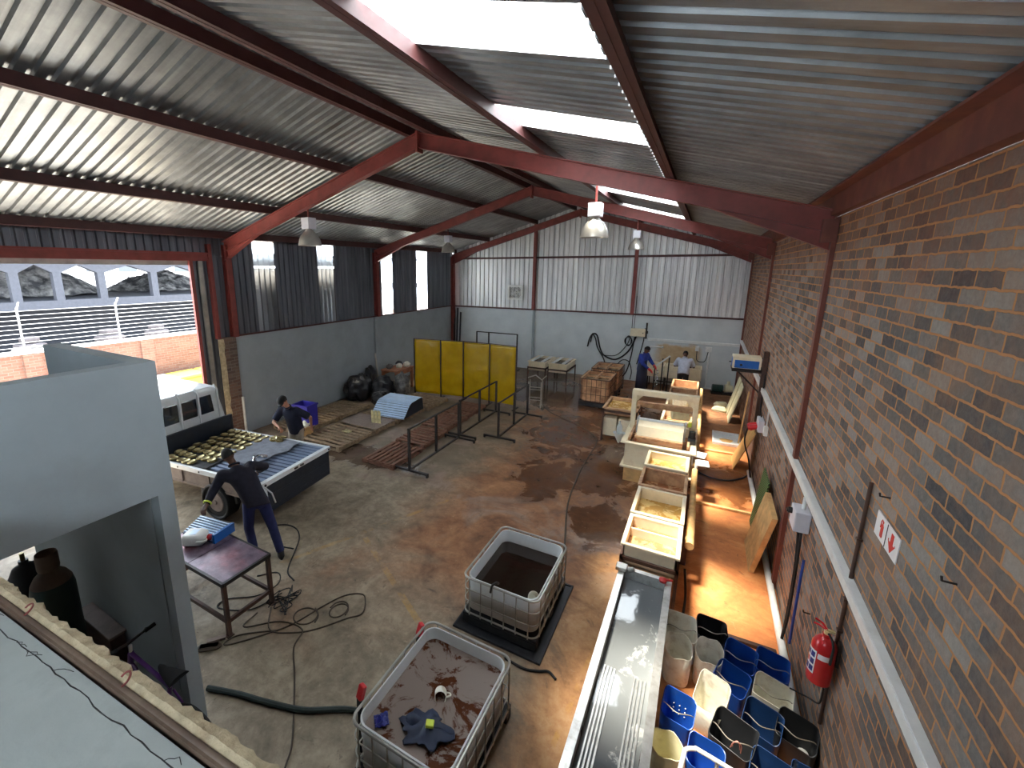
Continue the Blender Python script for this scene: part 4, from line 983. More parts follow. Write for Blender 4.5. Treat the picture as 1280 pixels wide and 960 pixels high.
# man in cap at the far side of the truck, facing the deck
rz = math.radians(192)
P0 = Vector((-7.62,6.2,0)); IR = Matrix.Rotation(-rz,3,'Z')
J2 = dict(hip=L(-7.62,6.18,.96), hipL=L(-7.53,6.2,.93), hipR=L(-7.71,6.16,.93), chest=L(-7.62,6.10,1.3), neck=L(-7.64,6.02,1.49), head=L(-7.66,5.93,1.64),
  shL=L(-7.46,6.09,1.42), shR=L(-7.82,6.02,1.42), elL=L(-7.34,6.36,1.2), wrL=L(-7.38,6.4,.98), elR=L(-7.88,5.82,1.16), wrR=L(-7.62,5.76,1.1),
  knL=L(-7.52,6.16,.5), anL=L(-7.5,6.22,.09), knR=L(-7.72,6.12,.5), anR=L(-7.74,6.2,.09), look=IR@Vector((.25,-.85,-.5)))
def ex2(t, J, d):
    b = B(); c = J['chest']+d['f']*.137+d['rt']*-.06+V(0,0,.06); b.ball(c, (.012,.004,.012)); b.obj('badge', M['white_plastic'], t)
    b = B(); b.loft([oval(J['hip']+V(0,0,z),d['rh'],d['fh'],.16,.128) for z in (-.01,.03)]); b.obj('belt', M['rubber'], t)
person('man in black cap, navy polo shirt and khaki trousers across the truck', P0, rz, J2, M['skin_tan'], M['polo'], M['khaki'], M['rubber'], sleeve=.45, cap='hair', extra=ex2,
  hands={'L':(J2['wrL']-J2['elL'],IR@V(0,1,-.2),IR@V(-1,0,0),.7),'R':(J2['wrR']-J2['elR'],IR@V(0,-.4,-1),IR@V(0,-1,.2),.9)})
# worker in blue overalls and apron near the back wall
rz = math.radians(-62)
P0 = Vector((-1.75,16.5,0)); IR = Matrix.Rotation(-rz,3,'Z')
J3 = dict(hip=L(-1.76,16.5,.96), hipL=L(-1.72,16.59,.93), hipR=L(-1.8,16.41,.93), chest=L(-1.73,16.52,1.3), neck=L(-1.68,16.55,1.48), head=L(-1.64,16.57,1.62),
  shL=L(-1.63,16.69,1.41), shR=L(-1.79,16.35,1.41), elL=L(-1.5,16.7,1.2), wrL=L(-1.36,16.52,1.08), elR=L(-1.7,16.2,1.16), wrR=L(-1.5,16.22,1.0),
  knL=L(-1.68,16.6,.5), anL=L(-1.72,16.6,.09), knR=L(-1.76,16.42,.5), anR=L(-1.8,16.4,.09), look=IR@Vector((.8,.3,-.5)))
def ex3(t, J, d):
    b = B(); r, f = d['rt'], d['f']
    rows = []
    for z, hw, off in ((1.28,.1,.14),(1.1,.15,.15),(.95,.2,.16),(.6,.22,.17),(.2,.23,.17)):
        rows.append([Vector((J['hip'].x,J['hip'].y,z))+d['rh']*(hw*1.15*math.sin(q))+d['fh']*(off*math.cos(q)+.015) for q in [(-1.9+3.8*k/16) for k in range(17)]])
    b.loft(rows, cap=False, closed=False); b.obj('apron', M['apron'], t, solid=.008)
    for s in 'LR':
        b = B(); w, e = J['wr'+s], J['el'+s]; q = (w-e).normalized(); limb(b, [w-q*.1, w], [.048,.036]); limb(b, [w, w+q*.05, w+q*.11], [.036,.046,.034]); limb(b, [w+q*.03, w+q*.07+V(0,0,.04)], [.02,.016])
        for k in range(4): limb(b, [w+q*.09+V(0,0,.03-.02*k), w+q*.15+V(0,0,.025-.02*k), w+q*.165+V(0,0,.0-.02*k)], [.015,.0135,.012])
        b.obj('glove', M['red_rubber'], t, remesh=.009, fixn=False)
person('worker in royal blue overall, dark apron and red gloves by the back wall', P0, rz, J3, M['skin_dark'], M['royal'], M['dark_cloth'], M['rubber'], extra=ex3)
# man in pale shirt bending over the sinks, seen from behind
rz = math.radians(4)
P0 = Vector((-.42,16.72,0)); IR = Matrix.Rotation(-rz,3,'Z')
J4 = dict(hip=L(-.43,16.66,.93), hipL=L(-.52,16.67,.9), hipR=L(-.34,16.67,.9), chest=L(-.43,16.82,1.21), neck=L(-.43,16.95,1.36), head=L(-.43,17.05,1.49),
  shL=L(-.62,16.9,1.3), shR=L(-.24,16.9,1.3), elL=L(-.73,17.02,1.05), wrL=L(-.64,17.25,1.01), elR=L(-.13,17.02,1.05), wrR=L(-.2,17.27,1.01),
  knL=L(-.53,16.72,.48), anL=L(-.54,16.68,.09), knR=L(-.33,16.72,.48), anR=L(-.32,16.68,.09), look=IR@Vector((0,.75,-.65)))
person('man in pale blue shirt leaning over the back wall sinks, seen from behind', P0, rz, J4, M['skin_dark'], M['pale_shirt'], M['dark_cloth'], M['rubber'], sleeve=.45)
# ------------------------------------------------------------------ near table and its load
t = thing('steel_table', 'low steel work table with two dark red plate panels', 'table', (-5.38, 2.86, 0))
for x0, x1, mm in ((-.72,-.005,'red_plate'),(.005,.72,'red_plate')):
    b = B(); b.box(x0,x1,-.31,.31,.735,.75); b.obj('top_plate', M[mm], t)
b = B()
for y in (-.32,.32): b.box(-.74,.74,y-.02,y+.02,.7,.748)
for x in (-.73,.73): b.box(x-.02,x+.02,-.32,.32,.7,.748)
b.obj('top_frame', M['black_steel'], t)
for x in (-.715,.715):
    for y in (-.305,.305):
        b = B(); b.box(x-.024,x+.024,y-.024,y+.024,0,.72); b.box(x-.04,x+.04,y-.04,y+.04,0,.012); b.obj('leg', M['brown_steel'], t)
for p, q in (((-.71,-.305,.2),(.71,-.305,.2)),((-.71,.305,.2),(.71,.305,.2)),((.715,-.3,.2),(.715,.3,.2)),((-.715,-.3,.2),(-.715,.3,.2))):
    b = B(); b.beam(p,q,.035,.05); b.obj('stretcher', M['brown_steel'], t)
def jug(t):
    b = B()
    def rr(hx, hy, z, c=.04, n=6):
        out = []
        for cx, cy, a0 in ((hx-c,hy-c,0),(-hx+c,hy-c,PI/2),(-hx+c,-hy+c,PI),(hx-c,-hy+c,1.5*PI)):
            for k in range(n): a = a0+PI/2*k/(n-1); out.append((cx+c*math.cos(a), cy+c*math.sin(a), z))
        return out
    b.loft([rr(.1,.07,0),rr(.115,.08,.015),rr(.115,.08,.2),rr(.1,.07,.25),rr(.05,.04,.29,.03),rr(.035,.035,.3,.03)])
    b.obj('body', M['white_plastic'], t)
    b = B(); b.cyl((0,0,.3),(0,0,.335),.042,.04,18); b.obj('cap', M['red'], t)
    b = B(); b.tube(spline([(.03,0,.29),(.08,0,.31),(.11,0,.26),(.112,0,.2)]), .014, 8); b.obj('handle', M['white_plastic'], t)
    b = B(); b.box(-.06,.06,-.083,-.08,.08,.17); b.obj('label', M['stripe_blue'], t)
t = thing('plastic_jug', 'white plastic jug with red cap lying on the steel table', 'jug', (-5.82, 2.78, .835), .4); jug(t); t.rotation_euler = (math.radians(-90), 0, math.radians(-60))
t = thing('ribbed_sheet', 'pale blue ribbed sheet panel at the far end of the steel table', 'sheet', (-5.86, 3.02, .752), .15)
b = B()
for k in range(8): b.box(-.24,.36,-.1+.036*k,-.078+.036*k,.02+.012*k,.035+.012*k)
b.obj('ribs', M['stripe_blue'], t)
b = B(); b.prism([(-.12,0),(.2,0),(.2,.11),(-.12,.02)], -.23, .35, 'x'); b.obj('backing', M['stripe_dark'], t)
b = B(); b.box(.35,.39,-.13,.2,0,.13); b.obj('end_cap', M['blue_box'], t)

# ------------------------------------------------------------------ cut-down caged tanks
def caged_tank(name, label, loc, sx, sy, h, bottle, liq, lz, cage, base=True, rows=3, nx=6, ny=7):
    t = thing(name, label, 'caged tank', loc)
    if base:
        b = B()
        for y in (-sy/2+.06, 0, sy/2-.06): b.box(-sx/2,sx/2,y-.06,y+.06,.0,.1)
        b.box(-sx/2,sx/2,-sy/2,sy/2,.1,.14); b.obj('pallet_base', M['black_plastic'], t, bevel=.01)
    z0 = .14 if base else .06
    ix, iy = sx/2-.03, sy/2-.03
    def rr(hx, hy, z, c, n=7):
        out = []
        for cx, cy, a0 in ((hx-c,hy-c,0),(-hx+c,hy-c,PI/2),(-hx+c,-hy+c,PI),(hx-c,-hy+c,1.5*PI)):
            for k in range(n): a = a0+PI/2*k/(n-1); out.append((cx+c*math.cos(a), cy+c*math.sin(a), z))
        return out
    b = B(); b.loft([rr(ix-.05,iy-.05,z0+.012,.1), rr(ix-.05,iy-.05,z0+.02,.1), rr(ix,iy,z0+.06,.12), rr(ix-.012,iy-.012,z0+(h-z0)*.33,.12), rr(ix,iy,z0+(h-z0)*.4,.12), rr(ix-.012,iy-.012,z0+(h-z0)*.62,.12), rr(ix,iy,z0+(h-z0)*.7,.12), rr(ix,iy,h-.012,.12), rr(ix-.014,iy-.014,h-.01,.115), rr(ix-.016,iy-.016,z0+.08,.11)], cap=True, smooth=True)
    b.obj('bottle', bottle, t)
    b = B(); b.loft([rr(ix-.018,iy-.018,lz-.02,.11), rr(ix-.018,iy-.018,lz,.11)], smooth=False); b.obj('liquid', liq, t)
    b = B(); r = .008
    def loop(z, rad):
        b.tube(rr(sx/2,sy/2,z,.1), rad, 8, closed=True)
    loop(h, .014); loop(z0+.02, .011)
    for k in range(1, rows): loop(z0+.02+(h-z0-.02)*k/rows, .007)
    for k in range(nx):
        x = -sx/2+.1+(sx-.2)*k/(nx-1)
        for s in (-1, 1): b.tube([(x,s*(sy/2+.008),z0),(x,s*(sy/2+.008),h)], r, 7)
    for k in range(ny):
        y = -sy/2+.1+(sy-.2)*k/(ny-1)
        for s in (-1, 1): b.tube([(s*(sx/2+.008),y,z0),(s*(sx/2+.008),y,h)], r, 7)
    b.obj('cage', cage, t)
    return t
caged_tank('caged_tank', 'open white caged tank with murky brown scum, nearest the camera', (-1.765,2.74,0), .97, 1.24, .68, M['bottle'], M['murky'], .54, M['galv'])
T2 = caged_tank('caged_tank', 'open white caged tank half full of dark brown liquid', (-1.79,4.77,0.03), .97, 1.24, .65, M['bottle'], M['dark_liquid'], .46, M['galv'])
b = B(); b.lathe([(.0,0),(.80,0),(.85,.03),(.82,.035),(.0,.012)], 4, (0,0,0), Matrix.Rotation(PI/4,4,'Z')); 
b = B(); b.box(-.56,.58,-.74,.7,0,.012)
for x0,x1,y0,y1 in ((-.56,-.53,-.74,.7),(.55,.58,-.74,.7),(-.53,.55,-.74,-.71),(-.53,.55,.67,.7)): b.box(x0,x1,y0,y1,.012,.03)
single(b, 'spill_tray', M['black_plastic'], 'black spill tray under the tank of dark liquid', 'tray', (-1.79,4.77,0), bevel=.004)
t = thing('floating_cup', 'cut white bottle floating in the nearest murky tank', 'cup', (-1.78,2.83,.535), .4)
b = B(); b.lathe([(0,.0),(.05,.0),(.055,.01),(.055,.1),(.05,.1),(.048,.012),(0,.01)], 20); o = b.obj('body', M['jerry_white'], t)
b = B(); b.tube(spline([(.05,0,.02),(.085,0,.03),(.09,0,.07),(.05,0,.09)]), .008, 6); b.obj('handle', M['jerry_white'], t)
t.rotation_euler = (1.2, 0, .5)
b = B()
def rag(u, v):
    a = 2*PI*u; r = v*(.17+.09*mnoise.noise((math.cos(a)*1.7,math.sin(a)*1.7,4))+.05*mnoise.noise((math.cos(a)*3.1,math.sin(a)*3.1,9))); x = r*1.25*math.cos(a); y = r*math.sin(a)
    return (x, y, .012+.06*abs(mnoise.noise((x*9,y*9,1)))+.04*math.exp(-((x-.08)**2+y*y)*60))
b.grid(rag, 44, 14)
single(b, 'blue_rag', M['apron'], 'crumpled dark blue rag floating in the nearest murky tank', 'rag', (-1.72,2.45,.545), .3, solid=.01)
b = B(); b.grid(lambda u,v: ((u-.5)*.12,(v-.5)*.12,.012+.04*mnoise.noise((u*4,v*4,3))), 10, 10)
single(b, 'blue_scrap', M['blue_label'], 'small violet blue scrap floating by the left wall of the nearest tank', 'rag', (-2.08,2.33,.55), .8, solid=.008)
b = B(); b.box(-.035,.035,-.03,.03,0,.03); single(b, 'sponge', M['hivis'], 'yellow green sponge on the blue rag in the nearest tank', 'sponge', (-1.66,2.46,.625), .4, bevel=.006)
t = thing('floating_cup', 'white cup at the right edge of the dark liquid tank', 'cup', (-1.46,4.42,.48)); b = B(); b.lathe([(0,0),(.055,0),(.07,.11),(.066,.11),(.052,.012),(0,.01)], 20); b.obj('body', M['jerry_white'], t); t.rotation_euler=(.5,.4,0)
b = B(); b.tube(spline([(0,0,-.05),(.01,.02,.03),(.05,.05,.07),(.06,.1,.03)]), .014, 8); single(b, 'dark_clip', M['black_steel'], 'dark clip hooked on the front rim of the dark liquid tank', 'clip', (-1.88,4.12,.67))
for (x,y,r,lab) in ((-2.3,3.2,.0,'red clamp handle beside the far left corner of the nearest tank'),(-2.36,2.35,.2,'red tipped black strap at the left side of the nearest tank')):
    t = thing('clamp', lab, 'clamp', (x,y,0), r)
    b = B(); b.beam((0,0,0),(0,.02,.6),.05,.02); b.obj('strap', M['rubber'], t)
    b = B(); b.beam((0,.02,.58),(.02,.06,.7),.07,.05); b.obj('tip', M['red'], t, bevel=.01)

# far pair of brown caged tanks
for k,(y,lab) in enumerate(((14.68,'brown stained caged tank nearer of the pair by the back wall'),(16.35,'brown stained caged tank behind another, closest to the back wall'))):
    t = caged_tank('caged_tank', lab, (-2.87,y,0), .95, 1.3, .92, mat('peach_bottle',(226,176,132),.5,var=.2,scale=4,dirt=(150,98,68),amt=.6,dscale=3), M['tan_water'], .8, M['brown_steel'])
    b = B(); b.box(-.03,.03,-.62,.62,.86,.93); b.box(-.46,-.4,-.62,.62,.88,.93); b.box(.4,.46,-.62,.62,.88,.93); b.box(-.45,.45,.0,.05,.85,.9); b.obj('crossbar', M['cream_dirty'], t)

# ------------------------------------------------------------------ stainless trough
t = thing('steel_trough', 'long stainless steel rinse trough in the foreground', 'trough', (-.3,0,0))
b = B(); hx = .26; y0, y1, zt, zb = 1.0, 5.2, .78, .48
for s in (-1, 1):
    b.box(s*hx-.035, s*hx+.035, y0, y1, zt-.012, zt); b.box(s*hx-.035,s*hx-.03,y0,y1,zt-.06,zt-.01); b.box(s*hx+.03,s*hx+.035,y0,y1,zt-.06,zt-.01)
    b.box(s*(hx-.03)-.004, s*(hx-.03)+.004, y0, y1, zb, zt-.01)
b.box(-hx,hx,y1-.05,y1,zt-.012,zt); b.box(-hx,hx,y1-.06,y1-.05,zb,zt); b.box(-hx,hx,y1-.006,y1,zt-.1,zt-.01); b.box(-hx+.02,hx-.02,y0,y1-.05,zb-.01,zb)
b.obj('basin', M['stainless'], t)
b = B(); b.box(-.33,-.2,y1-.14,y1-.02,zt,zt+.05); b.cyl((-.18,y1-.1,zt+.02),(-.12,y1-.1,zt+.06),.03); b.obj('end_block', M['lamp_metal'], t, bevel=.01)
b = B(); b.box(-hx+.03,hx-.03,y0+.01,y1-.06,zb+.16,zb+.175); b.obj('water', M['grey_water'], t)
for x0 in (-.19, .08):
    b = B()
    for k in range(4): b.box(x0+.03*k,x0+.03*k+.014,y0+.05,3.75,zb+.176,zb+.19)
    b.obj('ribbed_strip', M['stainless'], t)
for x in (-.24,.24):
    for y in (1.2,3.0,4.95):
        b = B(); b.box(x-.02,x+.02,y-.02,y+.02,0,.72); b.obj('leg', M['brown_steel'], t)
for x in (-.24,.24):
    b = B(); b.box(x-.015,x+.015,1.2,4.95,.2,.24); b.obj('stretcher', M['brown_steel'], t)
b = B(); b.lathe([(0,0),(.04,.0),(.045,.03),(.02,.045),(0,.045)], 14); b.tube([(.03,0,.03),(.1,.02,.035)],.012,6); single(b, 'red_valve', M['red_rubber'], 'red and white valve at the far right end of the trough', 'valve', (-.1,5.12,.782))

# ------------------------------------------------------------------ row of cream plating tanks
def plating_tank(label, x0, x1, y0, y1, zt, liq, lz, m='cream', rim=.055, depth=.5, stand=True, divider=False, name='plating_tank'):
    t = thing(name, label, 'tank', ((x0+x1)/2,(y0+y1)/2,0)); hx=(x1-x0)/2; hy=(y1-y0)/2; zb = zt-depth
    b = B(); w = .02; ins = rim*.6
    b.box(-hx+ins,hx-ins,-hy+ins,hy-ins,zb,zb+w)
    for s in (-1, 1):
        b.box(s*(hx-ins-w/2)-w/2, s*(hx-ins-w/2)+w/2, -hy+ins, hy-ins, zb, zt-.01); b.box(-hx+ins, hx-ins, s*(hy-ins-w/2)-w/2, s*(hy-ins-w/2)+w/2, zb, zt-.01)
    b.obj('body', M[m], t)
    b = B()
    for s in (-1, 1):
        b.box(s*hx-(rim if s>0 else 0), s*hx+(rim if s<0 else 0), -hy, hy, zt-.035, zt); b.box(-hx+rim, hx-rim, s*hy-(rim if s>0 else 0), s*hy+(rim if s<0 else 0), zt-.035, zt)
    b.obj('rim', M[m], t, bevel=.008)
    b = B(); b.box(-hx+ins+w,hx-ins-w,-hy+ins+w,hy-ins-w,lz-.015,lz); b.obj('liquid', liq, t)
    if divider:
        b = B(); b.box(-hx+ins+w,hx-ins-w,hy*.25-.012,hy*.25+.012,lz-.1,zt-.05); b.obj('divider', M[m], t)
    if stand:
        for sx in (-1,1):
            for sy in (-1,1):
                b = B(); b.box(sx*(hx-.02)-.02,sx*(hx-.02)+.02,sy*(hy-.03)-.02,sy*(hy-.03)+.02,0,zb+.12); b.obj('leg', M['brown_steel'], t)
        b = B()
        for s in (-1,1): b.box(-hx,hx,s*(hy-.02)-.02,s*(hy-.02)+.02,zb+.08,zb+.13); b.box(s*(hx-.02)-.02,s*(hx-.02)+.02,-hy,hy,zb+.08,zb+.13)
        b.obj('stand_frame', M['brown_steel'], t)
    return t
T1 = plating_tank('cream plating tank of the row, nearest to the steel trough', -.655,.055,5.56,6.40,.85, M['rinse'],.68, divider=True, depth=.32)
b = B(); b.box(-.27,.27,-.3,.3,.02,.5); b.obj('lower_box', M['cream'], T1, bevel=.02)
plating_tank('cream plating tank of the row, second from the steel trough', -.665,.06,6.45,7.36,.85, M['amber'],.66, depth=.42)
plating_tank('cream plating tank of the row with brown liquid, third from the trough', -.69,.055,7.46,8.24,.83, M['rinse'],.58, m='cream_dirty', depth=.42)
plating_tank('cream plating tank of the row, fourth from trough, touching the barrel machine', -.69,.045,8.3,9.04,.85, M['amber'],.7, depth=.42)
b = B(); b.tube([(.15,6.3,.62),(.15,7.3,.64)],.06,12); b.tube([(.15,7.36,.6),(.15,8.9,.66)],.05,12)
single(b, 'rusty_pipe', M['pine'], 'stained pipe running along the right side of the tank row', 'pipe')
for k,(y,z) in enumerate(((6.8,.2),(7.9,.2))):
    b = B(); b.box(.06,.14,y-.03,y+.03,0,.62); single(b, 'pipe_post', M['brown_steel'], ['steel post carrying the stained pipe, nearer one','steel post carrying the stained pipe, farther one'][k], 'post')
# barrel plating machine
t = thing('barrel_machine', 'cream barrel plating machine with gantry frame over its tank', 'machine', (-.56,9.95,0))
b = B()
hx=.7; hy=.78; zt=.84
for s in (-1,1): b.box(s*(hx-.1)-.015,s*(hx-.1)+.015,-hy+.08,hy-.08,.34,zt); b.box(-hx+.09,hx-.09,s*(hy-.1)-.015,s*(hy-.1)+.015,.34,zt)
b.box(-hx+.1,hx-.1,-hy+.1,hy-.1,.34,.37); b.obj('tank', M['cream'], t)
b = B()
for s in (-1,1): b.box(s*hx-(.11 if s>0 else 0),s*hx+(.11 if s<0 else 0),-hy,hy,zt,zt+.035); b.box(-hx+.11,hx-.11,s*hy-(.11 if s>0 else 0),s*hy+(.11 if s<0 else 0),zt,zt+.035)
b.obj('rim', M['cream'], t, bevel=.008)
b = B(); b.box(-hx+.02,hx-.02,-hy+.02,hy-.02,.3,.34); b.obj('lower_ledge', M['cream'], t, bevel=.008)
b = B(); b.box(-hx+.1,hx-.15,-hy+.06,hy-.1,0,.3); b.obj('plinth', M['pine'], t)
b = B(); b.box(-hx+.115,hx-.115,-hy+.115,hy-.115,.66,.68); b.obj('liquid', M['rinse'], t)
for s in (-1,1):
    b = B(); b.box(s*.61-.05,s*.61+.05,.18,.3,zt+.03,1.74); b.prism([(s*.56,1.74),(s*.56,1.5),(s*.36,1.74)],.2,.28,'y'); b.obj('gantry_post', M['cream'], t, bevel=.006)
    b = B(); b.box(s*.55-.02,s*.55+.02,-.62,.62,zt+.035,zt+.1); b.obj('runner', M['cream_dirty'], t)
b = B(); b.box(-.66,.66,.16,.32,1.66,1.78); b.obj('gantry_beam', M['cream'], t, bevel=.008)
b = B(); b.box(-.56,.56,.5,.6,1.3,1.42); b.box(-.56,-.5,.3,.55,1.3,1.36); b.box(.5,.56,.3,.55,1.3,1.36); b.obj('rear_beam', M['cream_dirty'], t)
b = B(); b.cyl((-.48,.0,1.16),(.42,.0,1.16),.05,None,16); b.obj('drive_shaft', M['conduit'], t)
b = B(); b.cyl((-.44,-.12,.93),(.44,-.12,.93),.26,None,8)
bar = b.obj('barrel', M['cream'], t)
b = B(); b.box(-.47,.45,-.44,.18,.875,.92); b.obj('barrel_cradle', M['cream_dirty'], t)
for x in (-.46,.46):
    b = B(); b.box(x-.02,x+.02,-.2,.06,.88,1.24); b.obj('hanger', M['clear_plastic'], t)
b = B(); b.box(-.45,.42,.06,.075,.95,1.15); b.obj('splash_guard', M['clear_plastic'], t)
b = B(); b.cyl((.6,-.1,.9),(.6,-.1,1.1),.06); b.box(.53,.67,-.3,-.02,.88,.96); b.obj('motor', M['black_plastic'], t)
b = B(); b.box(-.02,.02,-.02,.02,0,.0+.001+.3); 
b = B()
for a,c in (((.5,.1,1.12),(.57,.2,1.2)),): b.box(a[0],c[0],a[1],c[1],a[2],c[2])
b.obj('yellow_tag', M['hivis'], t)
t = thing('clear_bottle', 'clear plastic bottle in a funnel hung left of the barrel machine', 'bottle', (-1.36,9.62,.88))
b = B(); b.lathe([(.0,.0),(.055,.0),(.06,.02),(.06,.16),(.03,.22),(.02,.24),(.02,.28),(0,.28)], 18); b.obj('body', M['clear_plastic'], t)
b = B(); b.lathe([(.02,-.22),(.1,-.03),(.13,.01),(.12,.01),(.09,-.03),(.015,-.21)], 18); b.obj('funnel', M['conduit'], t)
b = B(); b.box(.02,.1,-.01,.01,-.04,-.01); b.obj('hook', M['wire'], t)
for k,(y,z,r) in enumerate(((9.1,.74,.1),(9.4,.79,-.15))):
    b = B(); b.box(-.12,.1,-.14,.14,0,.02); b.box(-.12,-.1,-.14,.14,-.2,.0); single(b, 'paper_note', M['conduit'], ['white paper hanging at the near right corner of the barrel machine','white paper folded over the right rim of the barrel machine'][k], 'paper', (.27-.05*k,y,z+.0), r)
# side tank
t = plating_tank('wide cream tank on steel stand left of the barrel machine', -2.05,-1.2,11.25,12.4,.92, M['amber'],.82, m='cream_dirty', rim=.07, depth=.2)
b = B(); b.box(-.39,-.06,-.5,.4,.14,.62); b.obj('lower_bin', M['cream'], t, bevel=.02)
b = B(); b.box(-.02,.36,-.5,.4,.14,.62); b.obj('lower_bin', M['cream'], t, bevel=.02)
# tanks behind the machine
for k,(y0,y1,lab,m,x0) in enumerate(((11.0,11.95,'cream tank directly behind the barrel machine','cream',-.66),(12.15,13.0,'cream tank with tub on it, second behind the barrel machine','cream',-.66),(13.25,14.2,'brown stained plating tank third behind the barrel machine','cream_dirty',-.66),(14.25,15.3,'brown stained plating tank farthest along the row','cream_dirty',-.66))):
    plating_tank(lab, x0,.08,y0,y1,.9 if k<2 else .95, M['rinse'] if k!=1 else M['amber'],.72, m=m, depth=.45, divider=(k==2))
t = thing('yellow_tub', 'pale yellow rounded tub just behind the barrel machine', 'tub', (-.25,11.3,.9), .1)
def rrect(hx,hy,z,c=.06,n=6,ox=0,oy=0):
    out=[]
    for cx,cy,a0 in ((hx-c,hy-c,0),(-hx+c,hy-c,PI/2),(-hx+c,-hy+c,PI),(hx-c,-hy+c,1.5*PI)):
        for k in range(n): a=a0+PI/2*k/(n-1); out.append((ox+cx+c*math.cos(a),oy+cy+c*math.sin(a),z))
    return out
b = B(); b.loft([rrect(.2,.16,.002),rrect(.23,.19,.22),rrect(.25,.21,.22,.07),rrect(.25,.21,.24,.07),rrect(.215,.175,.235),rrect(.19,.15,.02)]); b.obj('body', M['jerry_cream'], t)
t = thing('white_tub', 'white rounded tub on the tank farther behind the machine', 'tub', (-.3,12.5,.9), -.1)
b = B(); b.loft([rrect(.18,.15,.002),rrect(.2,.17,.2),rrect(.22,.19,.2,.07),rrect(.22,.19,.22,.07),rrect(.185,.155,.21),rrect(.17,.14,.02)]); b.obj('body', M['jerry_white'], t)
b = B(); b.tube([(.16,9.2,.66),(.16,12.6,.66)],.05,12); b.tube([(.16,12.7,.7),(.16,15.2,.72)],.05,12)
single(b, 'rusty_pipe', M['pine'], 'stained pipe along the right of the far tanks behind the machine', 'pipe')
for k,y in enumerate((10.9,14.8)):
    b = B(); b.box(.12,.2,y-.03,y+.03,0,.64); single(b, 'pipe_post', M['brown_steel'], ['steel post under the far stained pipe beside the machine','steel post under the far stained pipe near the back'][k], 'post')

# ------------------------------------------------------------------ back left: tanks on stands, sink bench, drying stand
for k,(x0,x1) in enumerate(((-5.85,-5.1),(-5.03,-4.27))):
    t = plating_tank(['cream tank on tall stand by the back wall, left one with lids','cream tank on tall stand by the back wall, right one with lids'][k], x0,x1,15.9,17.2,.9, M['dark_liquid'],.8, depth=.36)
    hx=(x1-x0)/2
    for q in (-.14,.16):
        b = B(); b.box(-hx+.03+ (q+.14)*0,hx-.03,q*1.6-.07,q*1.6+.07,1.002,1.02); 
        b = B(); b.box(q*1.3-.06,q*1.3+.06,-.62,.62,.901,.925); b.obj('lid_slat', M['conduit'], t, bevel=.004)
t = thing('sink_bench', 'row of white sinks on a steel bench along the back wall', 'sink', (-.75,17.72,0))
for k in range(3):
    b = B(); x0=-.9+.6*k; x1=x0+.58
    b.box(x0,x1,-.38,.38,.5,.53)
    b.box(x0,x0+.05,-.38,.38,.53,.92); b.box(x1-.05,x1,-.38,.38,.53,.92); b.box(x0+.05,x1-.05,-.38,-.33,.53,.92); b.box(x0+.05,x1-.05,.33,.38,.53,.92)
    s = b.obj('sink', M['cream'], t, bevel=.01)
    b = B(); b.box(x0+.05,x1-.05,-.33,.33,.7,.71); b.obj('water', M['dark_liquid'], s)
for x in (-.86,-.3,.3,.84):
    for y in (-.34,.34):
        b = B(); b.box(x-.02,x+.02,y-.02,y+.02,0,.5); b.obj('leg', M['black_steel'], t)
t = thing('drying_stand', 'dark steel stand with sloping white rail beside the worker in blue', 'stand', (-1.02,16.95,0))
for x,h in ((-.1,1.28),(.1,1.4)):
    b = B(); b.box(x-.02,x+.02,-.02,.02,0,h); b.obj('post', M['black_steel'], t)
b = B(); b.box(-.36,.3,-.02,.02,.42,.46); b.box(-.36,-.32,-.02,.02,0,.9); b.box(-.36,-.32,-.2,.2,0,.03); b.box(.08,.12,-.3,.3,0,.03); b.obj('frame', M['black_steel'], t)
b = B(); b.beam((-.36,-.03,.95),(.12,-.03,1.4),.03,.05); b.obj('rail', M['conduit'], t)
b = B()
for k in range(9): b.ball((-.25+.03*math.sin(k*2.1),-.04,.82-.075*k),(.035,.03,.035),8,6)
b.obj('hanging_parts', M['chrome'], t)
# pump in the corner
t = thing('pump', 'dark pump and motor on the floor in the back right corner', 'pump', (.85,17.9,0), .1)
b = B(); b.box(-.36,.36,-.16,.16,0,.06); b.obj('base', M['black_steel'], t)
b = B(); b.cyl((-.34,0,.2),(0,0,.2),.13,None,18)
for k in range(9): b.cyl((-.32+.035*k,0,.2),(-.31+.035*k,0,.2),.145,None,18)
b.obj('motor', M['green_cyl'], t)
b = B(); b.cyl((.06,0,.22),(.3,0,.22),.15,.12,18); b.cyl((.16,0,.3),(.16,0,.48),.05); b.obj('pump_head', M['jerry_cream'], t)
for k,(x,y,r) in enumerate(((.78,16.2,.3),(.72,15.6,-.2))):
    b = B(); b.loft([rrect(.18,.12,0),rrect(.2,.13,.06),rrect(.14,.1,.14)],smooth=False); single(b, 'pale_cover', M['jerry_cream'], ['small cream cover on the floor near the back right pump','small cream cover on the floor, nearer of two'][k], 'cover', (x,y,0), r)
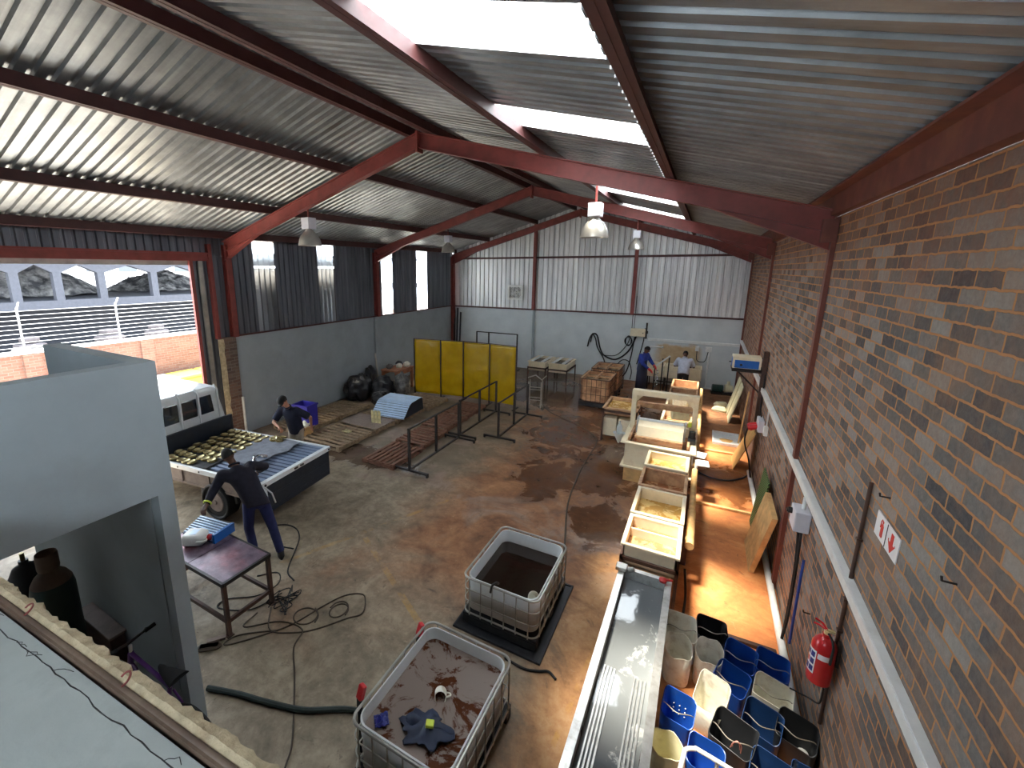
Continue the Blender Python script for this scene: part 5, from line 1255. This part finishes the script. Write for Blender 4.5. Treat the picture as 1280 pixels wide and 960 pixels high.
# boards and mats leaning on the brick wall
def board(label, ya, yb, xf, h, th, m, zoff=0, name='leaning_board', sk=0):
    b = B(); d = Vector((XR-.075-xf,0,h)); n = Vector((d.z,0,-d.x)).normalized()*th; n = -n if n.x < 0 else n
    p = [(xf,ya,0.002),(xf,yb,0.002),(xf+d.x,yb+sk,h),(xf+d.x,ya+sk,h)]
    q = [tuple(Vector(v)-Vector((abs(n.x),0,-abs(n.z)*0))*1 + Vector((0,0,.0))) for v in p]
    b.add(p+q, [(0,1,2,3),(7,6,5,4),(0,4,5,1),(1,5,6,2),(2,6,7,3),(3,7,4,0)]); single(b, name, M[m], label, 'board', (.0,0,0), bevel=.004)
board('sunlit plywood board leaning on the wall below the red plugs', 10.95,11.7,.93,1.05,.02,'ply', sk=-.45)
board('thick pine board leaning on the brick wall in front of a green mat', 7.08,7.95,1.03,.98,.07,'pine', sk=-.1)
board('green striped rubber mat leaning on the wall behind the pine board', 8.03,8.7,1.1,1.05,.02,'green_mat', name='rubber_mat', sk=0)
board('cream panel leaning on the wall, farther of two near the pump', 15.35,16.0,.95,1.1,.03,'jerry_cream')
board('cream panel leaning on the wall, nearer of two', 14.4,15.1,.95,1.12,.03,'jerry_cream')
b = B(); b.beam((1.1,12.75,.01),(1.215,13.2,1.3),.07,.03,(1,0,0)); single(b, 'leaning_plank', M['pine'], 'thin pine plank leaning upright beside the white floor tray', 'plank')
t = thing('floor_tray', 'shallow white tray with tan residue on the floor by the wall', 'tray', (.84,12.9,0))
b = B(); b.box(-.31,.31,-.46,.46,0,.015)
for s in (-1,1): b.box(s*.3-.02,s*.3+.02,-.46,.46,.015,.07); b.box(-.28,.28,s*.445-.015,s*.445+.015,.015,.07)
b.obj('body', M['conduit'], t, bevel=.006)
b = B(); b.loft([[(.1*math.cos(a)*(1.4+.3*math.sin(3*a)),-.1+.14*math.sin(a)*(1.2+.3*math.cos(2*a)),z) for a in [2*PI*k/20 for k in range(20)]] for z in (.016,.02)]); b.obj('residue', M['ply'], t)

# ------------------------------------------------------------------ pallets
def pallet(label, x0,x1,y0,y1, m='wood', along='x', h=.13, n=None, board=False):
    t = thing('pallet', label, 'pallet', ((x0+x1)/2,(y0+y1)/2,0)); hx=(x1-x0)/2; hy=(y1-y0)/2
    if along == 'y': hx, hy = hy, hx; t.rotation_euler = (0,0,PI/2)
    n = n or max(6, int(2*hy/.15)); w = 2*hy/n
    random.seed(int(abs(x0*100+y0*10)))
    for k in range(n):
        b = B(); yy=-hy+w*k+random.uniform(-.008,.008); b.box(-hx+random.uniform(0,.02),hx-random.uniform(0,.02),yy+.012,yy+w*.64,h-.022,h); b.obj('top_board', M[m], t)
    for x in (-hx+.05,0,hx-.05):
        b = B(); b.box(x-.045,x+.045,-hy,hy,.022,h-.024); b.obj('bearer', M[m], t)
    for y in (-hy+.06,0,hy-.06):
        b = B(); b.box(-hx,hx,y-.05,y+.05,0,.021); b.obj('bottom_board', M[m], t)
    return t
pallet('wooden pallet along the left wall, next to the man in the cap', -10.25,-9.12,7.55,8.95)
pallet('wooden pallet along the left wall, beside the black bags', -10.25,-9.12,9.0,10.35)
pallet('wooden pallet of the middle row, closest to the truck tail', -8.8,-7.45,7.25,8.6)
P2 = pallet('wooden pallet of the middle row carrying a grey sheet and brass stack', -8.8,-7.45,8.65,9.5)
pallet('wooden pallet of the middle row under the pale blue cover', -8.75,-7.4,9.55,10.95)
pallet('wooden pallet of the middle row, next to the welding screen', -8.65,-7.3,11.0,12.25)
pallet('reddish slatted pallet of the right row, nearest the camera', -6.6,-5.68,7.12,8.3, 'wood_red','y',.12,7)
pallet('reddish pallet of the right row, second from the camera', -6.6,-5.72,8.4,9.65,'wood_red')
pallet('reddish pallet of the right row, third from the camera', -6.68,-5.82,9.7,10.9,'wood_red')
pallet('reddish pallet of the right row, farthest, by the welding screen', -6.7,-5.84,10.95,12.2,'wood_red')
b = B(); b.box(-.66,.66,-.42,.42,.131,.143); single(b, 'grey_sheet', M['tan_panel'], 'flat dusty grey sheet laid on the middle pallet row', 'sheet', (-8.12,9.08,0))
b = B(); b.box(-.12,.12,-.3,-.26,.0,.02); b.box(-.1,.14,-.24,-.2,0,.02); b.box(-.12,.1,-.18,-.14,0,.02); single(b, 'brass_strips', M['brass'], 'short brass strips lying on the pallet closest to the truck', 'brass strips', (-8.05,8.4,.131))
for k,(dx,lab) in enumerate(((-.1,'brass profile standing upright by the blue cover, left of three'),(0,'brass profile standing upright by the blue cover, middle of three'),(.1,'brass profile standing upright by the blue cover, right of three'))):
    b = B(); b.prism([(-.045,-.03),(.045,-.03),(.045,-.02),(-.03,-.02),(-.03,.03),(-.045,.03)],0,.36); single(b, 'brass_profile', M['brass'], lab, 'brass profile', (-7.78+dx,9.05+.02*k,.144), .2, bevel=.003)
t = thing('blue_cover', 'pale blue ribbed cover with dark blue ends on the middle pallets', 'cover', (-7.85,10.2,.146), .08)
prof = [(-.58,.0),(-.62,.03),(-.5,.12),(-.28,.33),(-.15,.38),(.42,.4),(.5,.36)]
b = B(); b.prism(prof+[(.55,.0)], -.56, .56, 'x'); b.obj('body', M['dark_panel'], t, bevel=.01)
for a, c in zip(prof, prof[1:]):
    n = max(1, int(math.hypot(c[0]-a[0], c[1]-a[1])/.062)); nx = Vector((0,-(c[1]-a[1]),(c[0]-a[0]))).normalized()
    for k in range(n):
        s0 = (k+.08)/n; s1 = (k+.82)/n
        p = Vector((0,a[0]+(c[0]-a[0])*s0,a[1]+(c[1]-a[1])*s0)); q = Vector((0,a[0]+(c[0]-a[0])*s1,a[1]+(c[1]-a[1])*s1))
        b = B(); X = Vector((.57,0,0)); o = nx*.014
        b.add([p-X,p+X,q+X,q-X,p-X+o,p+X+o,q+X+o,q-X+o],[(0,1,2,3),(7,6,5,4),(0,4,5,1),(1,5,6,2),(2,6,7,3),(3,7,4,0)]); b.obj('rib', M['stripe_blue'], t)
# box with plastic, blue crate by the left pallet
t = thing('cardboard_box', 'brown cardboard box standing by the left pallets', 'box', (-8.96,7.5,0), 0)
b = B(); b.box(-.14,.14,-.2,.2,0,.28); b.obj('body', M['pine'], t, bevel=.004)
for s in (-1,1):
    b = B(); b.beam((s*.14,0,.28),(s*.24,0,.35),.38,.008,(0,0,1)); b.obj('flap', M['pine'], t)
b = B(); b.grid(lambda u,v: ((u-.5)*.3,(v-.5)*.36,.06+.1*math.sin(PI*u)*math.sin(PI*v)+.07*mnoise.noise((u*5,v*5,2))), 20, 16); single(b, 'plastic_wrap', M['jerry_white'], 'crumpled white plastic wrap on top of the cardboard box', 'plastic', (-8.96,7.5,.29), .1, solid=.006)
t = thing('blue_crate', 'violet blue plastic crate on the pallet behind the man in cap', 'crate', (-9.4,7.98,.131), .1)
pl = mat('violet_blue_plastic',(52,44,158),.5)
b = B(); b.box(-.26,.26,-.2,.2,0,.02)
for s in (-1,1): b.box(s*.25-.01,s*.25+.01,-.2,.2,.02,.62); b.box(-.24,.24,s*.19-.01,s*.19+.01,.02,.62)
b.obj('body', pl, t, bevel=.006)
b = B(); b.box(-.28,.28,-.22,-.19,.58,.63); b.box(-.28,.28,.19,.22,.58,.63); b.box(-.28,-.24,-.19,.19,.58,.63); b.box(.24,.28,-.19,.19,.58,.63); b.obj('rim', pl, t)

# ------------------------------------------------------------------ racks
def rack(label, x, y0, y1, h, n, loc=None):
    t = thing('steel_rack', label, 'rack', (x,(y0+y1)/2,0)); L2=(y1-y0)/2
    for k in range(n):
        y = -L2+2*L2*k/(n-1); b = B(); b.box(-.025,.025,y-.025,y+.025,.06,h); b.obj('post', M['black_steel'], t)
    b = B(); b.box(-.018,.018,-L2,L2,h-.03,h); b.obj('top_rail', M['black_steel'], t)
    b = B(); b.box(-.02,.02,-L2,L2,.06,.1); b.obj('bottom_rail', M['black_steel'], t)
    for y in (-L2,L2):
        b = B(); b.box(-.42,.48,y-.025,y+.025,.045,.09); b.box(-.42,-.38,y-.025,y+.025,0,.045); b.box(.44,.48,y-.025,y+.025,0,.045); b.obj('foot', M['black_steel'], t)
    return t
rack('long dark steel rack nearest the camera, beside the red pallets', -5.3,7.22,9.42,1.04,3)
rack('dark steel rack in line behind the nearest one', -5.36,9.6,11.9,1.04,3)
rack('dark steel rack standing in front of the right end of the welding screen', -4.4,9.95,12.1,1.02,3)
t = thing('tall_rack', 'tall black frame rack behind the welding screen at back wall', 'rack', (-7.92,17.5,0))
for x in (-.98,-.38,.98):
    b = B(); b.box(x-.025,x+.025,-.025,.025,0,1.66); b.obj('post', M['black_steel'], t)
for z in (1.63,.3):
    b = B(); b.box(-.98,.98,-.02,.02,z,z+.04); b.obj('rail', M['black_steel'], t)
b = B()
for x in (-.98,.98): b.box(x-.02,x+.02,-.35,.35,0,.04)
b.obj('feet', M['black_steel'], t)
t = thing('small_stand', 'small white tube stand behind the racks, right of the screen', 'stand', (-4.55,13.2,0), .2)
b = B()
for p in ((-.2,-.15),(.2,-.15),(-.2,.15),(.2,.15)): b.tube([(p[0],p[1],0),(p[0],p[1],.85)],.016,8)
for z in (.25,.6): b.tube([(-.2,-.15,z),(.2,-.15,z),(.2,.15,z),(-.2,.15,z)],.014,8,closed=True)
b.obj('frame', M['lamp_metal'], t)
b = B(); b.tube([(-.25,0,.95),(.0,0,1.05),(.2,0,.9),(.34,0,1.05)],.02,8); b.obj('fork', M['lamp_metal'], t)
# welding screen
t = thing('welding_screen', 'yellow translucent welding screen of four folding panels', 'screen', (0,0,0))
SP = [(-8.72,12.32),(-7.72,12.46),(-6.92,12.62),(-5.94,12.62),(-4.98,12.55)]
for a, c in zip(SP, SP[1:]):
    b = B()
    def fn(u, v, a=a, c=c):
        x = a[0]+(c[0]-a[0])*(.02+.96*u); y = a[1]+(c[1]-a[1])*(.02+.96*u); w = .02*mnoise.noise((u*3+a[0],v*2,1))+.006*mnoise.noise((u*9,v*9,a[0]))
        return (x, y+w, .13+1.9*v)
    b.grid(fn, 16, 24); b.obj('panel', M['film'], t, solid=.004)
for i, p in enumerate(SP):
    b = B(); b.box(p[0]-.018,p[0]+.018,p[1]-.018,p[1]+.018,.02,2.06); b.box(p[0]-.03,p[0]+.03,p[1]-.22,p[1]+.22,0,.03); b.obj('post', M['black_steel'], t)
for a, c in zip(SP, SP[1:]):
    b = B(); b.beam((*a,2.05),(*c,2.05),.022,.022); b.obj('top_rail', M['brown_steel'], t)
# wooden bench with bags and the heap of bin bags
t = thing('wooden_bench', 'wooden workbench left of the welding screen', 'bench', (-9.78,12.72,0))
b = B(); b.box(-.36,.36,-.55,.55,.76,.81); b.obj('top', M['table_wood'], t, bevel=.005)
for x in (-.3,.3):
    for y in (-.48,.48):
        b = B(); b.box(x-.045,x+.045,y-.045,y+.045,0,.76); b.obj('leg', M['table_wood'], t)
b = B()
for s in (-1,1): b.box(s*.3-.02,s*.3+.02,-.48,.48,.62,.74)
b.obj('apron', M['table_wood'], t)
def lump(r, seed, f=2.2, a=.28):
    b = B()
    def fn(u, v):
        th=2*PI*u; ph=PI*v; p=Vector((math.sin(ph)*math.cos(th),math.sin(ph)*math.sin(th),math.cos(ph)))
        k=1+a*mnoise.noise(p*f+Vector((seed,0,0)))+.09*mnoise.noise(p*7+Vector((0,seed,0)))
        q=Vector((p.x*r[0],p.y*r[1],p.z*r[2]))*k; return (q.x,q.y,max(q.z,-r[2]*.8)+r[2]*.8)
    return b.grid(fn, 40, 22)
for k,(x,y,r,m,lab) in enumerate(((-9.95,12.45,.12,'grey_bag','small grey white parcel on the workbench, nearest corner'),(-9.7,12.7,.12,'jerry_white','small white parcel on the middle of the workbench'),(-9.6,13.05,.13,'jerry_white','white parcel on the workbench beside the screen edge'),(-9.95,13.05,.13,'black_plastic','dark parcel at the back of the workbench'))):
    single(lump((r,r,r*.8),k*3.3), 'parcel', M[m], lab, 'parcel', (x,y,.81))
for k,(x,y,r,m,lab) in enumerate(((-10.12,10.93,(.4,.5,.48),'bag','large black bin bag, nearest in the heap on the left wall'),(-9.5,11.5,(.4,.38,.42),'bag','black bin bag in the middle of the heap'),(-10.3,11.75,(.26,.34,.54),'bag','black bin bag against the wall at the back of the heap'),(-9.05,12.0,(.28,.26,.46),'grey_bag','grey printed bag at the right of the black bag heap'),(-9.12,10.85,(.28,.28,.24),'bag','small black bin bag lying in front of the heap'))):
    single(lump(r,k*5.1+1), 'bin_bag', M[m], lab, 'bag', (x,y,.0 if k != 0 else .0), .4*k)
b = B(); b.tube([(-10.3,12.25,.02),(-10.5,12.32,1.35)],.03,8); b.beam((-10.3,12.25,.0),(-10.28,12.24,.2),.16,.05); single(b, 'broom', M['lamp_metal'], 'broom leaning on the left wall behind the black bags', 'broom')

# ------------------------------------------------------------------ cut jerrycan buckets
def bucket(label, x, y, m, rz, hx=.15, hy=.125, h=.4, slant=0., tilt=(0,0), handle=True, rnd=.05, group=None, perf=False):
    t = thing('cut_bucket', label, 'bucket', (x,y,0), rz, 'cut jerrycan buckets beside the trough')
    b = B(); N=6
    def ring(z, g, c): return rrect(hx*g, hy*g, z, min(c, hy*g*.98), N)
    def top(g): return [(p[0],p[1],h+slant*p[1]/hy*.5+.015*math.sin(p[0]*40)) for p in rrect(hx*g,hy*g,0,rnd,N)]
    b.loft([ring(.0,.86,rnd*.8),ring(.02,.93,rnd),ring(h*.45,.97,rnd),top(1.0),top(.965),ring(h*.45,.935,rnd*.95),ring(.03,.9,rnd*.9)])
    b.obj('body', M[m], t, sharp=60)
    if handle:
        q = B(); q.tube(spline([(-hx*.95,0,h-.03),(-hx*.7,-.06,h+.03),(0,-hy*1.0,h+.05),(hx*.7,-.06,h+.03),(hx*.95,0,h-.03)]), .005, 6); q.obj('wire_handle', M['wire'], t)
    if perf:
        q = B()
        for i in range(3):
            for j in range(3): q.ball((-.05+.05*i, hy*.94, .2+.05*j), .007, 6, 4)
        q.obj('drain_holes', M['white_plastic'], t)
    t.rotation_euler = (tilt[0], tilt[1], rz); return t
bucket('tall white cut bucket in the far left corner of the bucket group', .14,4.97,'jerry_white',.15,.16,.13,.40,.14)
bucket('black cut bucket at the back of the group, beside the tall white one', .45,5.12,'black_plastic',.1,.155,.13,.38,.1)
bucket('dirty white cut bucket close to the trough, second from the back', .13,4.63,'jerry_white',.1,.135,.12,.42,.12, handle=False, rnd=.09)
bucket('dirty white cut bucket between a white and a blue bucket', .42,4.72,'jerry_white',-.2,.13,.115,.42,.12, handle=False, rnd=.09)
bucket('bright blue cut bucket in the middle of the back row', .71,4.86,'blue_plastic',-.2,.15,.125,.38,.12)
bucket('blue cut bucket with wire handle, in front of another blue one', .62,4.53,'blue_plastic',-.35,.15,.13,.36,.1)
bucket('blue cut bucket at the right end, behind a white one', 1.0,4.93,'blue_plastic',-.12,.15,.125,.36,.1)
bucket('white square cut bucket on the right, in front of a blue one', .97,4.57,'jerry_white',-.2,.16,.135,.36,.06)
bucket('white cut bucket with a deep slanted mouth, middle of the group', .44,4.2,'jerry_white',-.3,.135,.125,.4,.22, handle=False)
bucket('bright blue perforated cut bucket touching the trough', .17,3.9,'blue_plastic',-.12,.14,.12,.40,.12, perf=True)
bucket('large black cut bucket with wire handle, centre front of the group', .61,3.9,'black_plastic',-.3,.17,.14,.38,.1)
bucket('dark blue cut bucket between two black buckets', .85,4.18,'navy_plastic',-.25,.15,.13,.36,.12)
bucket('large black cut bucket at the right, against the brick wall side', 1.11,4.22,'black_plastic',-.25,.15,.13,.36,.1)
bucket('blue cut bucket partly behind the white tube trolley', .40,3.60,'blue_plastic',-.1,.14,.12,.34,.1, handle=False)
bucket('round cream bucket beside the trough, at the bottom of the picture', .1,3.52,'jerry_cream',0,.14,.135,.36,.0, handle=False, rnd=.13)
bucket('dark blue cut bucket with pink wire, bottom right of the group', .88,3.72,'navy_plastic',-.2,.155,.135,.34,.08)
bucket('dark blue bucket nearest the camera below the brick wall', 1.13,3.80,'navy_plastic',-.2,.12,.12,.32,.06)
for k,(x,y,z,m) in enumerate(((.62,3.74,.40,'red_rubber'),(.9,3.62,.34,'red_rubber'))):
    b = B(); b.tube(spline([(-.04,0,-.02),(-.03,-.02,.06),(0,-.03,.1),(.03,-.02,.06),(.035,0,-.03)]),.004,6); b.tube(spline([(-.025,.02,-.02),(-.02,0,.05),(.0,-.01,.085),(.02,0,.04),(.03,.02,-.02)]),.004,6)
    single(b, 'pink_wire', mat('pink_wire',(206,140,128),.5), ['pink wire loop hooked on the front of the large black bucket','pink wire loop hooked on the dark blue bucket at bottom right'][k], 'wire', (x,y,z))
t = thing('tube_trolley', 'white bent tube trolley holding a white drum, bottom of the picture', 'trolley', (.5,3.02,0), -.16)
b = B(); b.tube(spline([(-.32,-.6,.56),(-.32,.2,.56),(-.32,.3,.56),(-.26,.36,.56),(-.2,.37,.56),(.3,.37,.56),(.42,.36,.56),(.48,.3,.56),(.48,-.6,.56)],4), .018, 10)
for x in (-.32,.48):
    for y in (.25,-.5): b.tube([(x,y,.56),(x,y,.06)], .016, 8)
b.tube([(-.1,.37,.56),(-.1,.37,.3)],.014,8); b.tube([(.2,.37,.56),(.2,.37,.3)],.014,8); b.tube([(-.32,.25,.3),(.48,.25,.3)],.014,8)
b.obj('frame', M['white_plastic'], t)
for x in (-.32,.48):
    for y in (.25,-.5):
        b = B(); b.cyl((x-.015,y,.035),(x+.015,y,.035),.035); b.obj('castor', M['rubber'], t)
b = B(); b.box(-.32,.48,-.5,.25,.1,.12); b.obj('shelf', M['lamp_metal'], t)
t = thing('white_drum', 'white plastic drum standing inside the tube trolley', 'drum', (.47,2.98,.121))
b = B(); b.lathe([(0,0),(.15,0),(.16,.02),(.16,.3),(.165,.32),(.16,.34),(.165,.36),(.14,.37),(0,.375)], 28); b.obj('body', M['white_plastic'], t)

# ------------------------------------------------------------------ inside the enclosure: cylinder, crate, bicycle
t = thing('gas_cylinder', 'dark green gas cylinder with brown shoulder in the dark enclosure', 'gas cylinder', (-5.5,1.32,0))
b = B(); b.lathe([(0,0),(.17,0),(.18,.02),(.18,1.22),(.165,1.3)], 28); b.obj('body', M['green_cyl'], t)
b = B(); b.lathe([(.166,1.3),(.13,1.37),(.08,1.42),(.05,1.44),(.05,1.46),(0,1.46)], 28); b.obj('shoulder', M['cyl_shoulder'], t)
b = B(); b.lathe([(.085,1.44),(.09,1.46),(.09,1.6),(.085,1.62),(.08,1.6),(.08,1.46)], 24); b.obj('guard', M['cyl_shoulder'], t)
b = B(); b.cyl((0,0,1.46),(0,0,1.56),.02); b.cyl((-.05,0,1.53),(.05,0,1.53),.012); b.obj('valve', M['brass_dark'], t)
t = thing('gas_cylinder', 'second dark gas cylinder half hidden behind the brown shouldered one', 'gas cylinder', (-5.95,1.25,0))
b = B(); b.lathe([(0,0),(.15,0),(.16,.02),(.16,1.2),(.1,1.34),(.04,1.38),(.04,1.42),(0,1.42)], 24); b.obj('body', M['black_plastic'], t)
b = B(); b.cyl((0,0,1.42),(0,0,1.5),.02); b.obj('valve', M['brass_dark'], t)
t = thing('steel_locker', 'dark low steel box behind the bicycle', 'box', (-5.38,1.605,0))
b = B(); b.box(-.4,.35,-.07,.07,0,.62); b.obj('body', M['brown_steel'], t, bevel=.01)
b = B(); b.box(-.42,.37,-.08,.08,.62,.65); b.obj('lid', M['tan_panel'], t, bevel=.006)
t = thing('bicycle', 'purple bicycle parked inside the opening', 'bicycle', (-4.02,1.5,0), .08)
def bw(x):
    o = B(); o.tube([(x+.31*math.cos(2*PI*k/36),0,.335+.31*math.sin(2*PI*k/36)) for k in range(36)],.024,8,closed=True); w = o.obj('wheel', M['rubber'], t)
    o = B(); o.tube([(x+.285*math.cos(2*PI*k/36),0,.335+.285*math.sin(2*PI*k/36)) for k in range(36)],.01,6,closed=True); o.cyl((x,-.04,.335),(x,.04,.335),.025)
    for k in range(16): a=2*PI*k/16; o.tube([(x,.02*(-1)**k,.335),(x+.28*math.cos(a),0,.335+.28*math.sin(a))],.002,4)
    o.obj('rim', M['lamp_metal'], w)
bw(-.54); bw(.5)
b = B()
hd=(-.36,0,.86); hd2=(-.4,0,.72); bb=(.06,0,.32); st=(.2,0,.74); ra=(.5,0,.335)
b.tube([hd,hd2],.026,10); b.tube([hd2,bb],.024,10); b.tube([hd,st],.02,10); b.tube([bb,st],.02,10)
for s in (-1,1): b.tube([(bb[0],.03*s,bb[2]),(.5,.06*s,.335)],.011,8); b.tube([(st[0],.02*s,st[2]-.05),(.5,.06*s,.335)],.01,8)
b.obj('frame', M['purple'], t)
b = B()
for s in (-1,1): b.tube([(-.41,.05*s,.68),(-.54,.06*s,.335)],.014,8)
b.tube([(-.41,-.06,.68),(-.41,.06,.68)],.016,8); b.tube([hd,(-.345,0,.95)],.015,8); b.obj('fork', M['white_plastic'], t)
b = B(); b.tube(spline([(-.3,-.22,1.03),(-.34,-.12,1.0),(-.36,0,.97),(-.34,.12,1.0),(-.3,.2,1.03)]),.013,8)
hb = b.obj('handlebar', M['black_steel'], t)
for s in (-1,1):
    b = B(); b.tube([(-.3,.21*s,1.03),(-.315,.12*s,1.015)],.019,10); b.tube([(-.34,.12*s,1.01),(-.38,.16*s,.99),(-.37,.2*s,.98)],.006,6); b.obj('grip', M['rubber'], hb)
b = B(); b.tube([st,(.22,0,.88)],.014,8); b.obj('seat_post', M['lamp_metal'], t)
b = B()
def sd(u,v):
    x=.36-.27*u; w=.07*(1-u)**.8+.018; a=PI*v; return (x, w*math.cos(a), .89+.045*math.sin(a)*(1-.3*u)+.012*(u>.85))
b.grid(sd, 14, 10); b.loft([[(.36-.27*u, (.07*(1-u)**.8+.018)*s, .89) for s in (-1,1)] for u in [k/14 for k in range(15)]], cap=False, closed=False); b.obj('saddle', M['rubber'], t)
b = B(); b.cyl((.06,-.05,.32),(.06,.05,.32),.09,None,20); b.tube([(.06,.06,.32),(.14,.08,.18)],.01,6); b.tube([(.06,-.06,.32),(-.02,-.08,.46)],.01,6); b.box(.1,.2,.06,.16,.165,.19); b.box(-.08,.02,-.16,-.06,.45,.475); b.obj('crank', M['black_steel'], t)
# ------------------------------------------------------------------ hoses and cables on the floor
def hose(pts, r, m, label, name='hose', z=None):
    b = B(); z = r+.002 if z is None else z; b.tube(spline([(p[0],p[1],z+(p[2] if len(p)>2 else 0)) for p in pts], 7), r, 8); single(b, name, M[m], label, 'hose' if name=='hose' else 'cable')
hose([(-4.2,2.0),(-3.85,2.12),(-3.55,2.2),(-3.12,2.34),(-2.75,2.56),(-2.45,2.66)], .028, 'hose_green', 'thick dark green hose from the enclosure to the nearest tank')
hose([(-2.86,1.9),(-3.0,2.1),(-3.5,2.55),(-3.83,2.82),(-3.95,3.05),(-4.3,3.0),(-4.62,2.72),(-4.68,2.95)], .009, 'cable_brown', 'dusty cable running from the nearest tank to the table leg','cable')
hose([(-4.6,3.1),(-4.3,2.85),(-4.0,2.97),(-3.8,3.15),(-3.6,3.45),(-3.48,3.62),(-3.6,3.82),(-3.72,3.88),(-3.9,3.75),(-4.02,3.45),(-4.15,3.0),(-4.5,2.5),(-4.6,2.45),(-4.55,2.62),(-4.2,2.9)], .009, 'cable_brown', 'dusty cable looping wide across the floor right of the table','cable')
hose([(-3.75+.11*math.cos(a),3.48+.13*math.sin(a),.012+.004*k) for k,a in enumerate([i*.7 for i in range(15)])], .009, 'cable_brown', 'small coil of dusty cable inside the wide loop','cable')
hose([(-4.05+.16*math.cos(a),3.2+.14*math.sin(a),.014+.004*k) for k,a in enumerate([i*.7 for i in range(12)])], .009, 'cable_brown', 'small coil of dusty cable near the table leg','cable')
hose([(-4.75,3.6),(-5.0,3.7),(-5.3,4.1),(-5.5,4.35),(-5.75,4.5),(-6.0,4.5),(-6.15,4.35),(-5.95,4.15),(-5.6,4.05),(-5.35,4.1)], .011, 'rubber', 'black cable looping on the floor behind the worker at the truck','cable')
hose([(-5.3,3.4),(-5.1,3.6),(-4.9,3.45),(-4.95,3.15),(-5.25,2.9),(-5.2,2.75),(-4.8,2.95),(-4.7,3.35)], .008, 'rubber', 'black cable curled on the floor under the steel table','cable')
hose([(-4.6,14.0),(-4.4,13.53),(-3.85,12.75),(-2.92,12.16),(-2.26,11.46),(-2.08,10.93),(-2.06,10.0),(-2.04,9.13),(-1.9,7.67),(-1.6,6.4),(-1.5,5.9),(-1.45,5.55)], .016, 'cable_brown', 'long brown hose winding down the middle of the floor to the dark tank')
hose([(.15,10.75),(.25,10.4),(.5,10.22),(.8,10.25),(1.05,10.5),(1.16,10.7)], .016, 'rubber', 'black hose curving across the walkway by the plywood board')
hose([(.17,5.35),(.16,5.6),(.17,5.9,.1),(.13,6.2,.3)], .016, 'rubber', 'black hose rising at the right side of the first plating tank')
hose([(-1.0,3.95),(-1.1,4.0),(-1.2,3.95),(-1.35,3.9),(-1.6,3.92)], .014, 'rubber', 'short black hose curving in front of the dark liquid tank')
b = B(); random.seed(9)
for k in range(7):
    a = [random.uniform(-.22,.22) for _ in range(8)]
    b.tube(spline([(a[0],a[1],.012),(a[2],a[3],.02+.01*k),(a[4],a[5],.014),(a[6],a[7],.012)]), .007, 6)
single(b, 'cable_tangle', M['rubber'], 'tangle of black cable and clips on the floor by the table leg', 'cable', (-4.5,3.3,0))
t = thing('welding_clamp', 'dusty clamp and rag lying by the near table leg', 'clamp', (-4.7,2.32,0), .7)
b = B(); b.loft([rrect(.13,.045,0),rrect(.14,.05,.02),rrect(.1,.03,.045)]); b.obj('body', M['cable_brown'], t)
b = B(); b.beam((-.05,.08,.02),(.15,.11,.03),.05,.03); b.obj('jaw', M['tan_panel'], t)
# ------------------------------------------------------------------ camera, daylight
cam = bpy.data.cameras.new('camera'); co = bpy.data.objects.new('camera', cam); COL.objects.link(co)
co.location = (0,0,4.4); co.rotation_euler = (math.radians(90-12.094), 0, math.radians(29.641))
cam.sensor_width = 36; cam.lens = 543.665/1280*36; cam.shift_x = (640-570.8)/1280; cam.shift_y = (453.4-480)/1280
cam.clip_start = .05; cam.clip_end = 300
SC.camera = co
w = bpy.data.worlds.new('daylight'); SC.world = w; w.use_nodes = True
bg = w.node_tree.nodes['Background']; bg.inputs['Color'].default_value = (.80,.90,1.,1); bg.inputs['Strength'].default_value = SKY_S
sd_ = Vector((.30,.12,-1)).normalized()
sun = bpy.data.lights.new('sun', 'SUN'); sun.energy = SUN_E; sun.angle = math.radians(11); sun.color = (1,.90,.74)
so = bpy.data.objects.new('sun', sun); COL.objects.link(so); so.location = (-20,-8,40); so.rotation_euler = sd_.to_track_quat('-Z','Y').to_euler()
SC.view_settings.view_transform = 'Standard'; SC.view_settings.look = 'None'; SC.view_settings.gamma = 1
SC.view_settings.use_curve_mapping = False; SC.view_settings.exposure = EXPO
c = SC.cycles
c.use_denoising = True; c.max_bounces = 7; c.diffuse_bounces = 4; c.glossy_bounces = 3; c.transparent_max_bounces = 12; c.sample_clamp_indirect = 6
for o in SC.objects:
    if o.type == 'MESH' and o.parent is None and 'label' not in o: print('NO LABEL', o.name)
